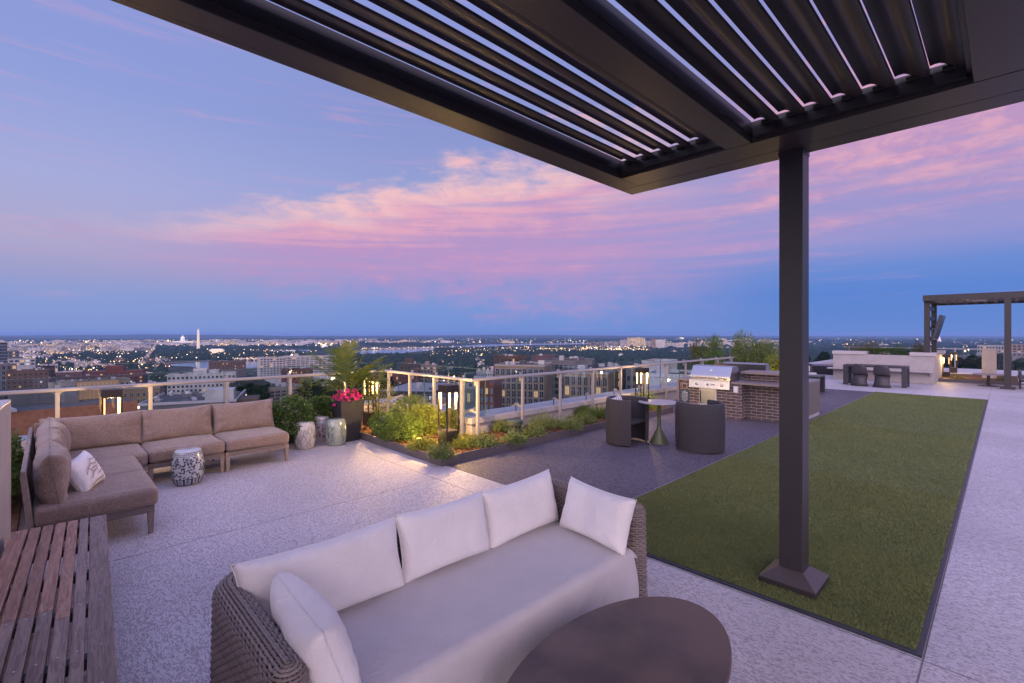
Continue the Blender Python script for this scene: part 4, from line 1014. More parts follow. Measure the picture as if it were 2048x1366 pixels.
for (lat, top, curl, dep) in fronds:      # lat = reach to the right as seen, dep = reach away
    ex = Vector((rt[0] * lat + fw[0] * dep * .5, rt[1] * lat + fw[1] * dep * .5, 0)); pts = []
    for j in range(18):
        f = j / 17; r_ = f ** 1.15; z = top * (1.32 * f - .42 * (curl + .4) * f * f * 1.2); pts.append(ex * r_ + Vector((0, 0, z)))
    st_.tube(pts, [.008 * (1 - .8 * j / 17) for j in range(18)], 5)
    r_ = np.random.default_rng(int(lat * 100) + 500)
    for j in range(5, 18):
        for sub_ in (0, .5):
            if j == 17 and sub_: continue
            p0 = pts[j] if not sub_ else (pts[j] + pts[min(17, j + 1)]) / 2
            tn = (pts[min(17, j + 1)] - pts[j - 1]).normalized(); sd_ = tn.cross(Vector((0, 0, 1)))
            sd_ = (sd_ if sd_.length > .1 else Vector((1, 0, 0))).normalized()
            L_f = .30 * (1 - .55 * abs(j / 17 - .45) * 1.6) + .02
            for sg in (-1, 1):
                dd = (tn * .62 + sd_ * sg * .78 + Vector((0, 0, -.08 + r_.normal(0, .10)))).normalized()
                m1 = p0 + dd * L_f * .5; m2 = p0 + dd * L_f + Vector((0, 0, -.045)); w = tn.cross(dd).normalized().cross(dd) * .011
                V += [tuple(p0 - w * .4), tuple(m1 - w), tuple(m1 + w), tuple(p0 + w * .4)]; Fq.append((k, k + 1, k + 2, k + 3))
                V += [tuple(m1 - w), tuple(m2 - w * .1), tuple(m2 + w * .1), tuple(m1 + w)]; Fq.append((k + 4, k + 5, k + 6, k + 7)); k += 8
npmesh('fronds', V, Fq, mat('palm_green', rough=.5, island=[(.055, .095, .015), (.09, .13, .02), (.13, .15, .03)], spec=.4), palm, local=True)
ob('stalks', st_, mat('palm_stalk', (.12, .15, .04), .5), palm, smooth=True, local=True)
pet = thing('petunias', 'bright pink petunias spilling over the rim of the tall planter', 'flowers', (pp[0], pp[1], .68))
c = crown((0, 0, .02), (.24, .24, .13), 30, 40, .03, .018, 41, .2, .2); npmesh('foliage', c[0], c[1], LG, pet, local=True)
fl = MB(); rr = random.Random(4); PK = mat('petunia_pink', (.62, .012, .16), .6, spec=.2); PW = mat('petunia_eye', (.75, .35, .5), .6)
eye = MB()
for k in range(130):
    th = rr.uniform(0, 6.283); ph = rr.uniform(-.25, 1.1); dv = Vector((math.cos(th) * math.cos(ph), math.sin(th) * math.cos(ph), math.sin(ph)))
    if dv.x * fw[0] + dv.y * fw[1] > .55: continue
    q_ = rr.uniform(.62, 1.05); c_ = Vector((dv.x * .25 * q_, dv.y * .25 * q_, .03 + dv.z * .16 + rr.uniform(-.05, .07))); dv = (dv + Vector((-fw[0] * .6, -fw[1] * .6, .2))).normalized(); s1 = dv.orthogonal().normalized(); s2 = dv.cross(s1); R0 = rr.uniform(.019, .027)
    pts = []
    for j in range(20):
        a = j * math.pi / 10; r_ = R0 * (1 + .16 * math.cos(5 * a)); pts.append(c_ + (s1 * math.cos(a) + s2 * math.sin(a)) * r_ + dv * .006)
    b0 = len(fl.v); fl.v.append(tuple(c_ - dv * .006)); fl.v += [tuple(p) for p in pts]
    fl.f += [(b0, b0 + 1 + j, b0 + 1 + (j + 1) % 20) for j in range(20)]
    eye.quad([c_ + dv * .0008 + (s1 * math.cos(a) + s2 * math.sin(a)) * .0045 for a in [j * 1.047 for j in range(6)]])
ob('blossoms', fl, PK, pet, local=True); ob('blossom_eyes', eye, PW, pet, local=True)

# green landscape speakers, paver
SPG = mat('speaker_green', (.055, .075, .05), .55, var=.1)
def gspeaker(label, pos, s=1.0):
    t_ = thing('landscape_speaker', label, 'speaker', pos)
    ob('base', MB().lathe([(.001, 0), (.135, 0), (.14, .02), (.135, .085), (.12, .095), (.05, .12), (.02, .165), (.001, .17)], 36), SPG, t_, smooth='auto', local=True)
    ob('cap', MB().lathe([(.001, .20), (.12, .20), (.138, .21), (.142, .27), (.13, .285), (.001, .292)], 36), SPG, t_, smooth='auto', local=True)
    for k in range(5):
        a = k * 1.2566 + .4; ob('strut', MB().box(-.012, .012, -.01, .01, .08, .205, Matrix.Translation((math.cos(a) * .112, math.sin(a) * .112, 0)) @ Matrix.Rotation(a, 4, 'Z')), SPG, t_, local=True)
    ob('horn', MB().lathe([(.001, .15), (.02, .155), (.06, .199), (.001, .1995)], 24), BLACK, t_, local=True)
    return t_
gspeaker('round dark green landscape speaker among the herb cushions', P(1030, 872, .1))
gspeaker('green landscape speaker partly hidden by shrubs behind the dark planter', PD(776, 8.35, .18))
pv = ob('stone_paver', MB().box(-6.42, -6.02, 7.35, 7.75, .10, .16), STUCCO, bevel=.006); tag(pv, 'square pale stone paver lying in the mulch beside the parapet', 'paver')

# ================================================================== GRILL COUNTER
BRK = bpy.data.materials.new('grey_brick'); BRK.use_nodes = True; t = BRK.node_tree; x = NX(t); b = t.nodes['Principled BSDF']
tcn = t.nodes.new('ShaderNodeTexCoord'); ge = t.nodes.new('ShaderNodeNewGeometry'); sp = t.nodes.new('ShaderNodeSeparateXYZ'); t.links.new(tcn.outputs['Object'], sp.inputs[0])
sn_ = t.nodes.new('ShaderNodeSeparateXYZ'); t.links.new(ge.outputs['Normal'], sn_.inputs[0])
hx = x.mix(x.sstep(x.m('ABSOLUTE', sn_.outputs[0]), .4, .6), x.xyz(sp.outputs[0], sp.outputs[2], 0.0), x.xyz(sp.outputs[1], sp.outputs[2], 0.0))
bt = t.nodes.new('ShaderNodeTexBrick'); t.links.new(hx, bt.inputs['Vector']); bt.inputs['Scale'].default_value = 1.0
bt.inputs['Brick Width'].default_value = .215; bt.inputs['Row Height'].default_value = .0665; bt.inputs['Mortar Size'].default_value = .0055; bt.inputs['Mortar Smooth'].default_value = .1
bt.inputs['Color1'].default_value = (.115, .085, .088, 1); bt.inputs['Color2'].default_value = (.065, .050, .054, 1); bt.inputs['Mortar'].default_value = (.40, .33, .30, 1); bt.inputs['Bias'].default_value = 0
t.links.new(x.mix(1.0, bt.outputs[0], x.ramp(x.noise(tcn.outputs['Object'], 60, 3), [(.3, (.8, .8, .8)), (.7, (1.1, 1.1, 1.1))]), 'MULTIPLY'), b.inputs['Base Color']); b.inputs['Roughness'].default_value = .75
bp = t.nodes.new('ShaderNodeBump'); bp.inputs['Distance'].default_value = .004; bp.invert = True; t.links.new(bt.outputs['Fac'], bp.inputs['Height']); t.links.new(bp.outputs[0], b.inputs['Normal'])
COUNT = mat('counter_stone', (.20, .165, .17), .35, var=.06, vscale=30)
PANEL = mat('cabinet_panel', (.15, .125, .125), .5, var=.04)
gc = thing('grill_counter', 'dark brick outdoor kitchen counter with stone tops and raised bar ledge', 'outdoor kitchen', (-4.25, 12, 0))
CY = 10.92
ob('brick_base', MB().box(-5.46, -4.03, CY, 11.9, .001, .79), BRK, gc, origin=None)
ob('brick_recess', MB().box(-4.0295, -3.06, 11.22, 11.9, .001, .79), BRK, gc)
ob('brick_upstand', MB().box(-4.2, -3.10, 11.55, 11.9, .842, .99), BRK, gc)
ob('left_panel', MB().box(-5.515, -5.4605, CY - .03, 13.0, .001, .835), COUNT, gc, bevel=.003)
ob('counter_top', MB().box(-5.46, -5.2, CY - .03, 11.9, .7915, .835), COUNT, gc, bevel=.003)
ob('counter_top', MB().box(-4.245, -3.03, CY - .03, 11.9, .7915, .835), COUNT, gc, bevel=.003)
ob('bar_ledge', MB().box(-4.23, -3.03, 11.42, 12.1, .992, 1.045), COUNT, gc, bevel=.003)
ob('rear_body', MB().box(-5.46, -3.06, 11.902, 13.0, .001, .79), PANEL, gc)
ob('rear_top', MB().box(-5.46, -3.03, 12.105, 13.05, .7915, .835), COUNT, gc, bevel=.003)
ob('end_panel', MB().box(-3.058, -3.03, 11.6, 13.0, .08, .79), PANEL, gc, bevel=.003)
ob('plinth', MB().box(-3.057, -3.035, 11.6, 13.0, .001, .0795), CAPM, gc)
ed = ob('access_door', MB().box(-4.92, -4.62, CY - .028, CY - .012, .30, .595), STEEL, gc, bevel=.003)
ob('door_frame', MB().box(-4.97, -4.57, CY - .011, CY - .0005, .25, .645), mat('steel_light', (.62, .60, .60), .35, metal=.6), gc, bevel=.002)
ob('door_handle', MB().box(-4.945, -4.925, CY - .04, CY - .0285, .30, .595), BLACK, ed)
g = MB().box(-5.40, -5.26, CY - .006, CY - .0005, .60, .72); so_ = ob('emergency_switch', g, mat('plate_grey', (.30, .26, .26), .4, metal=.5), gc, bevel=.002)
ob('switch_cover', MB().box(-5.375, -5.29, CY - .016, CY - .0065, .62, .70), BLACK, so_); ob('red_button', MB().box(-5.342, -5.318, CY - .024, CY - .0165, .635, .665), mat('red_plastic', (.5, .02, .02), .4), so_)
so_ = ob('outlet_box', MB().box(-4.19, -4.09, CY - .035, CY - .0005, .60, .745), mat('plastic_white', (.62, .60, .62), .4), gc, bevel=.006)
ob('outlet_flap', MB().box(-4.165, -4.115, CY - .043, CY - .0355, .625, .715), mat('plastic_white2', (.75, .74, .76), .35), so_, bevel=.003)
sg_ = thing('rules_sign', 'small navy sign with white lines of lettering fixed to the brick counter', 'sign', (-5.30, CY, .29))
ob('sign_plate', MB().box(-5.43, -5.215, CY - .009, CY - .001, .27, .565), mat('sign_navy', (.02, .045, .085), .4), sg_)
TXT = mat('sign_text', (.7, .7, .7), .5); tx_ = MB(); rr = random.Random(3); z = .545
for k, w in enumerate([.05, .15, .14, .16, .155, .17, .16, .165, .14, .16, .13, .09]):
    hgt = .012 if k < 2 else .0055; a0 = -5.3225 - w / 2; xx = a0
    while xx < a0 + w - .01:
        ww = min(rr.uniform(.012, .03), a0 + w - xx); tx_.box(xx, xx + ww, CY - .0096, CY - .0091, z - hgt, z); xx += ww + .006
    z -= .027 if k < 2 else .021
ob('lettering', tx_, TXT, sg_)
def grill(label, x0, x1, yf, flip=False, z0=0.0):
    s = -1 if not flip else 1       # s=-1 : front faces -y
    yy = lambda a: yf - s * a
    cx = (x0 + x1) / 2; t_ = thing('gas_grill', label, 'grill', (cx, yf, .6), 0)
    def bx(a, b, y0, y1, c, d_): return MB().box(a, b, min(yy(y0), yy(y1)), max(yy(y0), yy(y1)), c, d_)
    ob('control_panel', MB().extr([(yy(-.045), .655), (yy(.0), .655), (yy(.0), .835), (yy(-.02), .835)][::(1 if s < 0 else -1)], 'x', x0, x1), STEEL, t_, bevel=.003)
    ob('firebox', bx(x0 + .01, x1 - .01, .001, .56, .655, .86), STEEL, t_)
    ob('drip_lip', bx(x0, x1, -.06, .0, .8355, .85), STEEL, t_, bevel=.003)
    pr = [(.02, .862), (.56, .862), (.56, 1.02), (.50, 1.135), (.40, 1.165), (.20, 1.165), (.15, 1.15), (.035, .965), (.02, .93)]
    hd = ob('hood', MB().extr([(yy(a), c) for a, c in pr][::(-1 if s < 0 else 1)], 'x', x0 + .012, x1 - .012), STEEL, t_, bevel=.004, smooth='auto')
    ob('hood_rim', bx(x0 + .005, x1 - .005, .008, .0195, .865, .925), mat('steel_bright', (.72, .70, .68), .25, metal=.9), hd, bevel=.003)
    hb = MB().tube([(x0 + .05, yy(-.035), .895), (x1 - .05, yy(-.035), .895)], .011, 12); 
    for q in (x0 + .06, x1 - .06): hb.tube([(q, yy(-.034), .895), (q, yy(.012), .895)], .009, 8)
    ob('handle', hb, mat('handle_brass', (.45, .36, .28), .3, metal=.9), hd, smooth='auto')
    th = MB(); a_ = math.atan2(.185, .115); M_ = Matrix.Translation((cx + .0, yy(.095), 1.056 + .0)) @ Matrix.Rotation(R(90) * 1 + (-s) * 0 - (a_ - 0) * 0, 4, 'X')
    M_ = Matrix.Translation((cx, yy(.090), 1.066)) @ Vector((0, s * .85, .53)).to_track_quat('Z', 'Y').to_matrix().to_4x4()
    pr2 = [(.001, 0), (.035, 0), (.035, .008), (.028, .012), (.001, .012)]; b0 = len(th.v); th.lathe(pr2, 24); th.v = [tuple(M_ @ Vector(v)) for v in th.v]
    ob('thermometer', th, mat('steel_bright', ), hd)
    for f in (.20, .48, .82):
        kx = x0 + (x1 - x0) * f; k_ = MB().tube([(kx, yy(-.034), .745), (kx, yy(-.045), .745)], .030, 20).tube([(kx, yy(-.0452), .745), (kx, yy(-.08), .745)], .021, 20)
        ob('knob', k_, mat('chrome', (.75, .73, .70), .12, metal=1.0), t_, smooth='auto')
    ob('maker_plate', bx(cx + .05, cx + .14, -.037, -.0345, .735, .755), BLACK, t_)
    return t_
grill('large stainless gas grill with closed hood set in the brick counter', -5.19, -4.255, CY - .035)
grill('second stainless grill facing away behind the first, back panel showing', -5.15, -4.10, 13.1, True)
bp_ = ob('grill_back_shield', MB().box(-5.2, -3.98, 12.28, 12.31, .84, 1.16), BRONZE); tag(bp_, 'dark metal wind shield standing between the two grills', 'wind shield')

# ================================================================== BARREL CHAIRS + BISTRO TABLE
WD = bpy.data.materials.new('dark_weave'); WD.use_nodes = True; t = WD.node_tree; x = NX(t); b = t.nodes['Principled BSDF']
tcn = t.nodes.new('ShaderNodeTexCoord'); sp = t.nodes.new('ShaderNodeSeparateXYZ'); t.links.new(tcn.outputs['Object'], sp.inputs[0])
ang = x.m('ARCTAN2', sp.outputs[1], sp.outputs[0])
w1 = x.m('SINE', x.mul(ang, 84.0)); w2 = x.m('SINE', x.mul(sp.outputs[2], 250.0)); pr_ = x.mul(w1, w2)
kk = x.sstep(pr_, -.5, .6); kk2 = x.sstep(w1, -1.6, .4)
t.links.new(x.mix(x.mul(kk, kk2), (.024, .021, .026), (.076, .067, .077)), b.inputs['Base Color']); b.inputs['Roughness'].default_value = .55
bp = t.nodes.new('ShaderNodeBump'); bp.inputs['Distance'].default_value = .006; t.links.new(x.add(x.mul(kk, .8), x.mul(kk2, .5)), bp.inputs['Height']); t.links.new(bp.outputs[0], b.inputs['Normal'])
STRIPE = bpy.data.materials.new('striped_fabric'); STRIPE.use_nodes = True; t = STRIPE.node_tree; x = NX(t); b = t.nodes['Principled BSDF']
tcn = t.nodes.new('ShaderNodeTexCoord'); sp = t.nodes.new('ShaderNodeSeparateXYZ'); t.links.new(tcn.outputs['Object'], sp.inputs[0])
t.links.new(x.mix(x.sstep(x.m('SINE', x.mul(x.add(sp.outputs[0], sp.outputs[1]), 110.0)), .55, .75), (.62, .57, .54), (.12, .11, .12)), b.inputs['Base Color']); b.inputs['Roughness'].default_value = .9
def barrel_chair(label, pos, face):
    """face: direction angle (deg) the opening looks towards"""
    t_ = thing('barrel_chair', label, 'chair', pos, 0, 'woven barrel chairs')
    r0, th = .375, .055; half = R(128); V, Fq = [], []; N = 56
    zs = [0.03, .2, .4, .6, .72, .765, .785]
    outer = lambda z: r0 - .0 + .012 * math.sin(min(1, z / .78) * math.pi); sec = []
    prof = [(outer(z) - (0 if z < .75 else (z - .75) * .4), z) for z in zs] + [(r0 - th + .01, .785), (r0 - th, .765)] + [(r0 - th, z) for z in (.6, .42)] + [(r0 - th, .03)]
    for i in range(N + 1):
        a = math.pi - half + 2 * half * i / N
        e_ = 1.0
        for (r_, z) in prof: V.append((r_ * math.cos(a), r_ * math.sin(a) * 1.0, z))
    k = len(prof)
    for i in range(N):
        for j in range(k): Fq.append((i * k + j, (i + 1) * k + j, (i + 1) * k + (j + 1) % k, i * k + (j + 1) % k))
    b_m = MB(); b_m.v = V; b_m.f = Fq + [tuple(range(k)), tuple(range(N * k + k - 1, N * k - 1, -1))]
    t_.rotation_euler = (0, 0, R(face))
    ob('woven_shell', b_m, WD, t_, smooth='auto', local=True)
    st2 = [(math.cos(a) * (r0 - th - .002), math.sin(a) * (r0 - th - .002)) for a in np.linspace(-math.pi + (math.pi - half), -math.pi + (math.pi - half) + 0.0001, 1)]
    poly = [((r0 - th - .002) * math.cos(math.pi - half + 2 * half * i / 40), (r0 - th - .002) * math.sin(math.pi - half + 2 * half * i / 40)) for i in range(41)]
    ob('seat', MB().prism(poly, .36, .405), WD, t_, bevel=.01, local=True)
    for a in (-half, half, -math.pi * .92):
        aa = math.pi + a * .97; ob('foot', MB().lathe([(.001, 0), (.014, 0), (.014, .0298), (.001, .0298)], 10, ((r0 - .03) * math.cos(aa), (r0 - .03) * math.sin(aa))), BLACK, t_, local=True)
    rz_ = Matrix.Rotation(R(face), 4, 'Z')
    M_ = Matrix.Translation(pos) @ rz_ @ Matrix.Translation((-.20, .0, .60)) @ Matrix.Rotation(R(90), 4, 'Z') @ Matrix.Rotation(R(70), 4, 'X') @ Matrix.Rotation(R(6), 4, 'Z')
    return t_, M_
c1, m1 = barrel_chair('dark woven barrel chair left of the small round table, its open side towards the table', P(1256, 886)[:2] + (0,), 2)
c2, m2 = barrel_chair('dark woven barrel chair right of the small round table, seen from its closed back', (-3.50, 7.70, 0), 145)
for m_, lb in ((m1, 'striped cushion inside the left woven barrel chair'), (m2, 'pale striped cushion peeking over the right woven barrel chair')):
    tag(pillow('chair_cushion', .40, .40, .12, m_, STRIPE, None, seed=5, crease=.003, n=20), lb, 'cushion')
bt_ = thing('bistro_table', 'small round bistro table with green cone foot between the woven chairs', 'table', (-4.20, 7.65, 0))
OLV = mat('olive_paint', (.115, .125, .065), .38, var=.05)
ob('tabletop', MB().lathe([(.001, .705), (.345, .705), (.352, .711), (.352, .716), (.345, .72), (.001, .72)], 64), mat('table_putty', (.36, .32, .30), .45), bt_, smooth='auto', local=True)
ob('cone_foot', MB().lathe([(.001, 0), (.158, 0), (.16, .012), (.035, .27), (.031, .31), (.031, .7045)], 48), OLV, bt_, smooth='auto', local=True)

# ================================================================== FAR END OF THE TERRACE
pwall = thing('planter_wall', 'long pale planter wall with bench ledge behind the far dining table', 'planter wall', (-3.5, 24.1, 0))
wx0, wx1, wy0, wy1 = -5.10, -1.86, 24.0, 28.0
ob('front_wall', MB().box(wx0, wx1, wy0, wy0 + .3, .001, 1.06), STUCCO, pwall, bevel=.006)
ob('side_wall', MB().box(wx1 - .3, wx1, wy0 + .3005, wy1, .001, 1.06).box(wx0, wx0 + .3, wy0 + .3005, wy1, .001, 1.06).box(wx0 + .3005, wx1 - .3005, wy1 - .3, wy1, .001, 1.06), STUCCO, pwall)
ob('end_cap', MB().box(wx0 - .03, wx0 + 1.15, wy0 - .05, wy0 + .5, 1.0605, 1.19), WHITE, pwall, bevel=.006)
ob('end_cap', MB().box(wx1 - .72, wx1 + .06, wy0 - .05, wy0 + .7, 1.0605, 1.19), WHITE, pwall, bevel=.006)
ob('end_cap', MB().box(wx1 - .6, wx1 + .06, wy1 - .7, wy1 + .05, 1.0605, 1.19), WHITE, pwall, bevel=.006)
ob('soil', MB().box(wx0 + .3, wx1 - .3, wy0 + .3, wy1 - .3, .8, .98), SOILB, pwall)
ob('ledge', MB().box(wx0 - .15, wx1 - .02, wy0 - .38, wy0 - .001, .44, .49), STUCCO, pwall, bevel=.01)
for xx in (-5.05, -4.3, -3.55, -2.75, -2.0):
    bk = MB().extr([(wy0 - .30, .438), (wy0 - .001, .438), (wy0 - .001, .28), (wy0 - .06, .29), (wy0 - .12, .38)], 'x', xx, xx + .05); ob('bracket', bk, STUCCO, pwall)
rr = random.Random(9)
for k, (xx, yy_, h, r, lb, m) in enumerate(((-4.4, 24.7, .62, .40, 'wispy brown ornamental grass at the left of the far planter wall', LO), (-3.85, 24.8, .6, .34, 'wispy brown ornamental grass second from the left on the far planter', LO), (-3.0, 24.8, .48, .3, 'sparse dark upright plant mid way along the far planter', LD), (-2.35, 24.7, .55, .2, 'thin wispy grass near the right cap of the far planter wall', LO))):
    plant('ornamental_grass', lb, 'grass', (xx, yy_, .98), tuft((0, 0, 0), (r, r * .8), h * 1.15, 170, 14, .11, .006, 300 + k, .05), m)
plant('planter_shrub', 'low dark green shrubs filling the far planter behind the wispy grasses', 'shrub', (-3.55, 24.75, .98), crown((0, 0, .12), (1.0, .35, .17), 60, 40, .06, .035, 310, .25, .2), LD)
# dining table
DT = mat('aluminium_dark', (.045, .043, .055), .4); DS = mat('dark_slats', (.075, .065, .068), .5)
dt = thing('dining_table', 'long dark dining table with thick square legs before the far planter wall', 'dining table', (-3.33, 21.9, 0))
ob('tabletop', MB().box(-4.26, -2.40, 21.55, 22.35, .68, .75), DT, dt, bevel=.006)
sl_ = MB()
for k in range(6): sl_.box(-4.18, -2.48, 21.62 + k * .112, 21.62 + k * .112 + .10, .7505, .756)
ob('top_slats', sl_, DS, dt)
for xx in (-4.26, -2.54):
    for yy_ in (21.55, 22.21): ob('leg', MB().box(xx, xx + .14, yy_, yy_ + .14, 0, .6795), DT, dt, bevel=.004)
def pchair(label, x_, y_):
    t_ = thing('moulded_chair', label, 'chair', (x_, y_, 0), 0, 'moulded cantilever chairs at the far table')
    prof = [(-.22, .80, .08), (-.215, .78, .15), (-.20, .70, .21), (-.18, .60, .235), (-.15, .50, .235), (-.10, .43, .22), (.0, .40, .215), (.12, .41, .22), (.20, .42, .22), (.235, .39, .215), (.22, .30, .19), (.17, .20, .18), (.08, .08, .20), (-.02, .02, .225), (-.18, .0, .24)]
    # back of the seat shell seen from behind plus the swept foot
    V, Fq = [], []; n = 13
    for (y0, z0, w) in prof:
        for j in range(n):
            a = -1 + 2 * j / (n - 1); V.append((a * w, y0 + .05 * (a * a) * (1 if z0 > .45 else -.3), z0 + (.03 * a * a if .38 < z0 < .46 else 0)))
    for i in range(len(prof) - 1):
        for j in range(n - 1): Fq.append((i * n + j, i * n + j + 1, (i + 1) * n + j + 1, (i + 1) * n + j))
    o = npmesh('shell', V, Fq, mat('chair_plum', (.050, .042, .050), .5), t_, True, local=True); sm = o.modifiers.new('s', 'SOLIDIFY'); sm.thickness = .02
    V, Fq = [], []
    for (y0, z0, w) in ((-.13, .40, .20), (-.17, .25, .20), (-.20, .12, .22), (-.22, .0, .26)):
        for j in range(n):
            a = -1 + 2 * j / (n - 1); V.append((a * w, y0 + .12 * a * a, z0))
    for i in range(3):
        for j in range(n - 1): Fq.append((i * n + j, i * n + j + 1, (i + 1) * n + j + 1, (i + 1) * n + j))
    o = npmesh('foot_shell', V, Fq, mat('chair_plum'), t_, True, local=True); sm = o.modifiers.new('s', 'SOLIDIFY'); sm.thickness = .02
pchair('left of two dark moulded chairs tucked at the far dining table', -3.72, 21.45)
pchair('right of two dark moulded chairs tucked at the far dining table', -3.05, 21.35)

# second pergola with tilted screen
p2 = thing('far_pergola', 'far dark pergola frame at the right with a tilted screen', 'pergola', (0.07, 23.8, 0))
ob('post', MB().box(-.02, .15, 23.72, 23.89, .04, 3.14), BRONZE, p2, bevel=.004)
ob('post', MB().box(-2.16, -1.99, 24.05, 24.22, 1.191, 3.14), BRONZE, p2, bevel=.004)
ob('post', MB().box(-2.16, -1.99, 26.6, 26.77, 1.0, 3.14), BRONZE, p2, bevel=.004)
ob('foot', MB().box(-.12, .25, 23.62, 23.99, 0, .08), BRONZE, p2, bevel=.004)
ob('front_beam', MB().box(-2.17, 4.5, 23.76, 23.93, 3.1405, 3.36), BRONZE, p2, bevel=.004)
ob('side_beam', MB().box(-2.17, -2.0, 23.935, 28, 3.1405, 3.36), BRONZE, p2, bevel=.004)
ob('rear_beam', MB().box(-1.995, 4.5, 27.83, 28, 3.1405, 3.36), BRONZE, p2)
lv = MB()
for k in range(22): lv.box(-1.95 + .29 * k, -1.75 + .29 * k, 23.95, 27.8, 3.22, 3.24)
ob('roof_slats', lv, BRONZE, p2)
ob('screen_slats', MB().box(-2.12, -2.03, 24.23, 26.59, 2.85, 2.97).box(-2.12, -2.03, 24.23, 26.59, 2.45, 2.57).box(-2.12, -2.03, 24.23, 26.59, 2.05, 2.17).box(-2.12, -2.03, 24.23, 26.59, 1.65, 1.77), BRONZE, p2)
lp = ob('ceiling_box', MB().box(-.85, -.45, 23.98, 24.5, 3.10, 3.139), WHITE, p2)
tv = thing('outdoor_screen', 'flat screen tilted forward hung under the far pergola', 'screen', (-1.85, 24.9, 1.7))
Mt = Matrix.Translation((-1.80, 24.9, 2.15)) @ Matrix.Rotation(R(14), 4, 'Y')
ob('screen_body', MB().box(-.045, .045, -.75, .75, -.48, .48, Mt), DT, tv, bevel=.01)
ob('screen_face', MB().box(.0455, .048, -.72, .72, -.45, .45, Mt), mat('screen_glass', (.02, .025, .04), .1, spec=.8), tv)
ob('arm', MB().box(-.22, -.046, -.08, .08, -.05, .05, Mt), BLACK, tv)
# round low table + lounge chair under it
rt_ = thing('round_table', 'low round pedestal table under the far pergola', 'table', P(1977, 772)[:2] + (0,))
ob('tabletop', MB().lathe([(.001, .41), (.42, .41), (.42, .44), (.001, .44)], 40), mat('table_grey', (.30, .26, .27), .5), rt_, local=True)
ob('pedestal', MB().lathe([(.001, 0), (.30, 0), (.30, .02), (.05, .06), (.045, .4095)], 32), BRONZE, rt_, local=True)
lc = thing('lounge_chair', 'dark metal lounge seat cut by the right edge of the picture', 'lounge chair', (.62, 24.3, 0))
ob('seat_pad', MB().box(.30, 1.5, 24.0, 24.8, .36, .46), DT, lc, bevel=.03)
ob('back_rest', MB().box(.32, .40, 24.0, 24.8, .46, .62), DT, lc, bevel=.02)
ob('frame', MB().box(.34, 1.5, 24.02, 24.06, .25, .29).box(.34, 1.5, 24.02, 24.06, .16, .19).box(.34, 1.5, 24.74, 24.78, .25, .29), BRONZE, lc)
for xx in (.34, 1.4):
    for yy_ in (24.02, 24.74): ob('leg', MB().box(xx, xx + .05, yy_, yy_ + .04, 0, .3595), BRONZE, lc)
# far corner bed, pillar, kerb
kb2 = thing('far_kerb', 'long pale kerb of the far corner bed right of the planter wall', 'kerb', (0, 25.6, 0)); 
ob('kerb_plate', MB().box(-1.85, .35, 25.6, 25.66, .001, .13), KERB, kb2); ob('bed', MB().box(-1.85, .35, 25.665, 29.5, .001, .11), SOILB, kb2)
pl_ = ob('concrete_pillar', MB().box(-.66, -.24, 27.4, 27.8, .001, 1.32), STUCCO, bevel=.008); tag(pl_, 'pale concrete pillar between the two far rail sections', 'pillar')
plant('ornamental_grass', 'small golden grass tuft beside the far pillar', 'grass', (-.1, 26.2, .1), tuft((0, 0, 0), (.16, .16), .22, 80, 10, .06, .006, 321), LO)
plant('ornamental_grass', 'golden lit grass at the foot of the far lantern', 'grass', (-1.35, 26.1, .1), tuft((0, 0, 0), (.22, .18), .22, 80, 10, .06, .006, 322), LY)
railing('far rail behind the long planter wall at the end of the terrace', (-7.0, 35.5), (-.5, 35.5), (0, 1), [.3, 1.9, 3.5, 5.1, 6.2], z0=.0, arms=False, gz=(.3, 1.05), glassoff=.05)
railing('rail right of the concrete pillar behind the low round table', (-.22, 29.8), (4.5, 29.8), (0, 1), [.2, 1.9, 3.5], z0=.0, arms=False, gz=(.3, 1.05), glassoff=.05)
# lounge corner behind the brick counter
fp = thing('fire_bowl', 'wide dark tapered fire bowl beyond the brick counter', 'fire pit', (-5.95, 26.6, 0))
b = MB().box(-6.9, -5.0, 25.9, 27.2, .38, .42); ob('rim', b, DT, fp, bevel=.01)
b = MB(); n = 0
for (z, s) in ((0, .62), (.3795, .93)):
    for (a, c) in ((-1, -.65), (1, -.65), (1, .65), (-1, .65)): b.v.append((-5.95 + a * s, 26.55 + c * s, z))
b.f = [(3, 2, 1, 0), (4, 5, 6, 7)] + [(i, (i + 1) % 4, 4 + (i + 1) % 4, 4 + i) for i in range(4)]; ob('bowl', b, DT, fp)
sb = ob('side_table', MB().box(-4.70, -4.10, 17.6, 17.66, .0, .5).box(-4.70, -4.10, 17.6, 18.3, .5005, .55).box(-4.70, -4.10, 18.24, 18.3, .0, .5), DT, bevel=.02); tag(sb, 'dark waterfall side table just right of the brick counter end', 'side table')
lw = thing('woven_lounge', 'grey woven lounge seat with pale cushion behind the brick counter', 'lounge', (-5.6, 20.7, 0))
ob('seat', MB().box(-6.4, -5.0, 20.4, 21.2, .05, .32), WD, lw, bevel=.03); ob('back', MB().box(-6.4, -5.2, 21.2, 21.32, .05, .75), WD, lw, bevel=.03)
ob('seat_pad', MB().box(-6.4, -5.02, 20.42, 21.18, .321, .42), mat('pad_pale', (.50, .46, .46), .9), lw, bevel=.04); ob('back_pad', MB().box(-6.35, -5.25, 21.05, 21.195, .43, .68), mat('pad_pale'), lw, bevel=.05)
wb = ob('white_bench_wall', MB().box(-7.0, -5.0, 33.0, 33.4, .0, .9), WHITE, bevel=.01); tag(wb, 'low pale wall closing the terrace behind the fire bowl', 'wall')
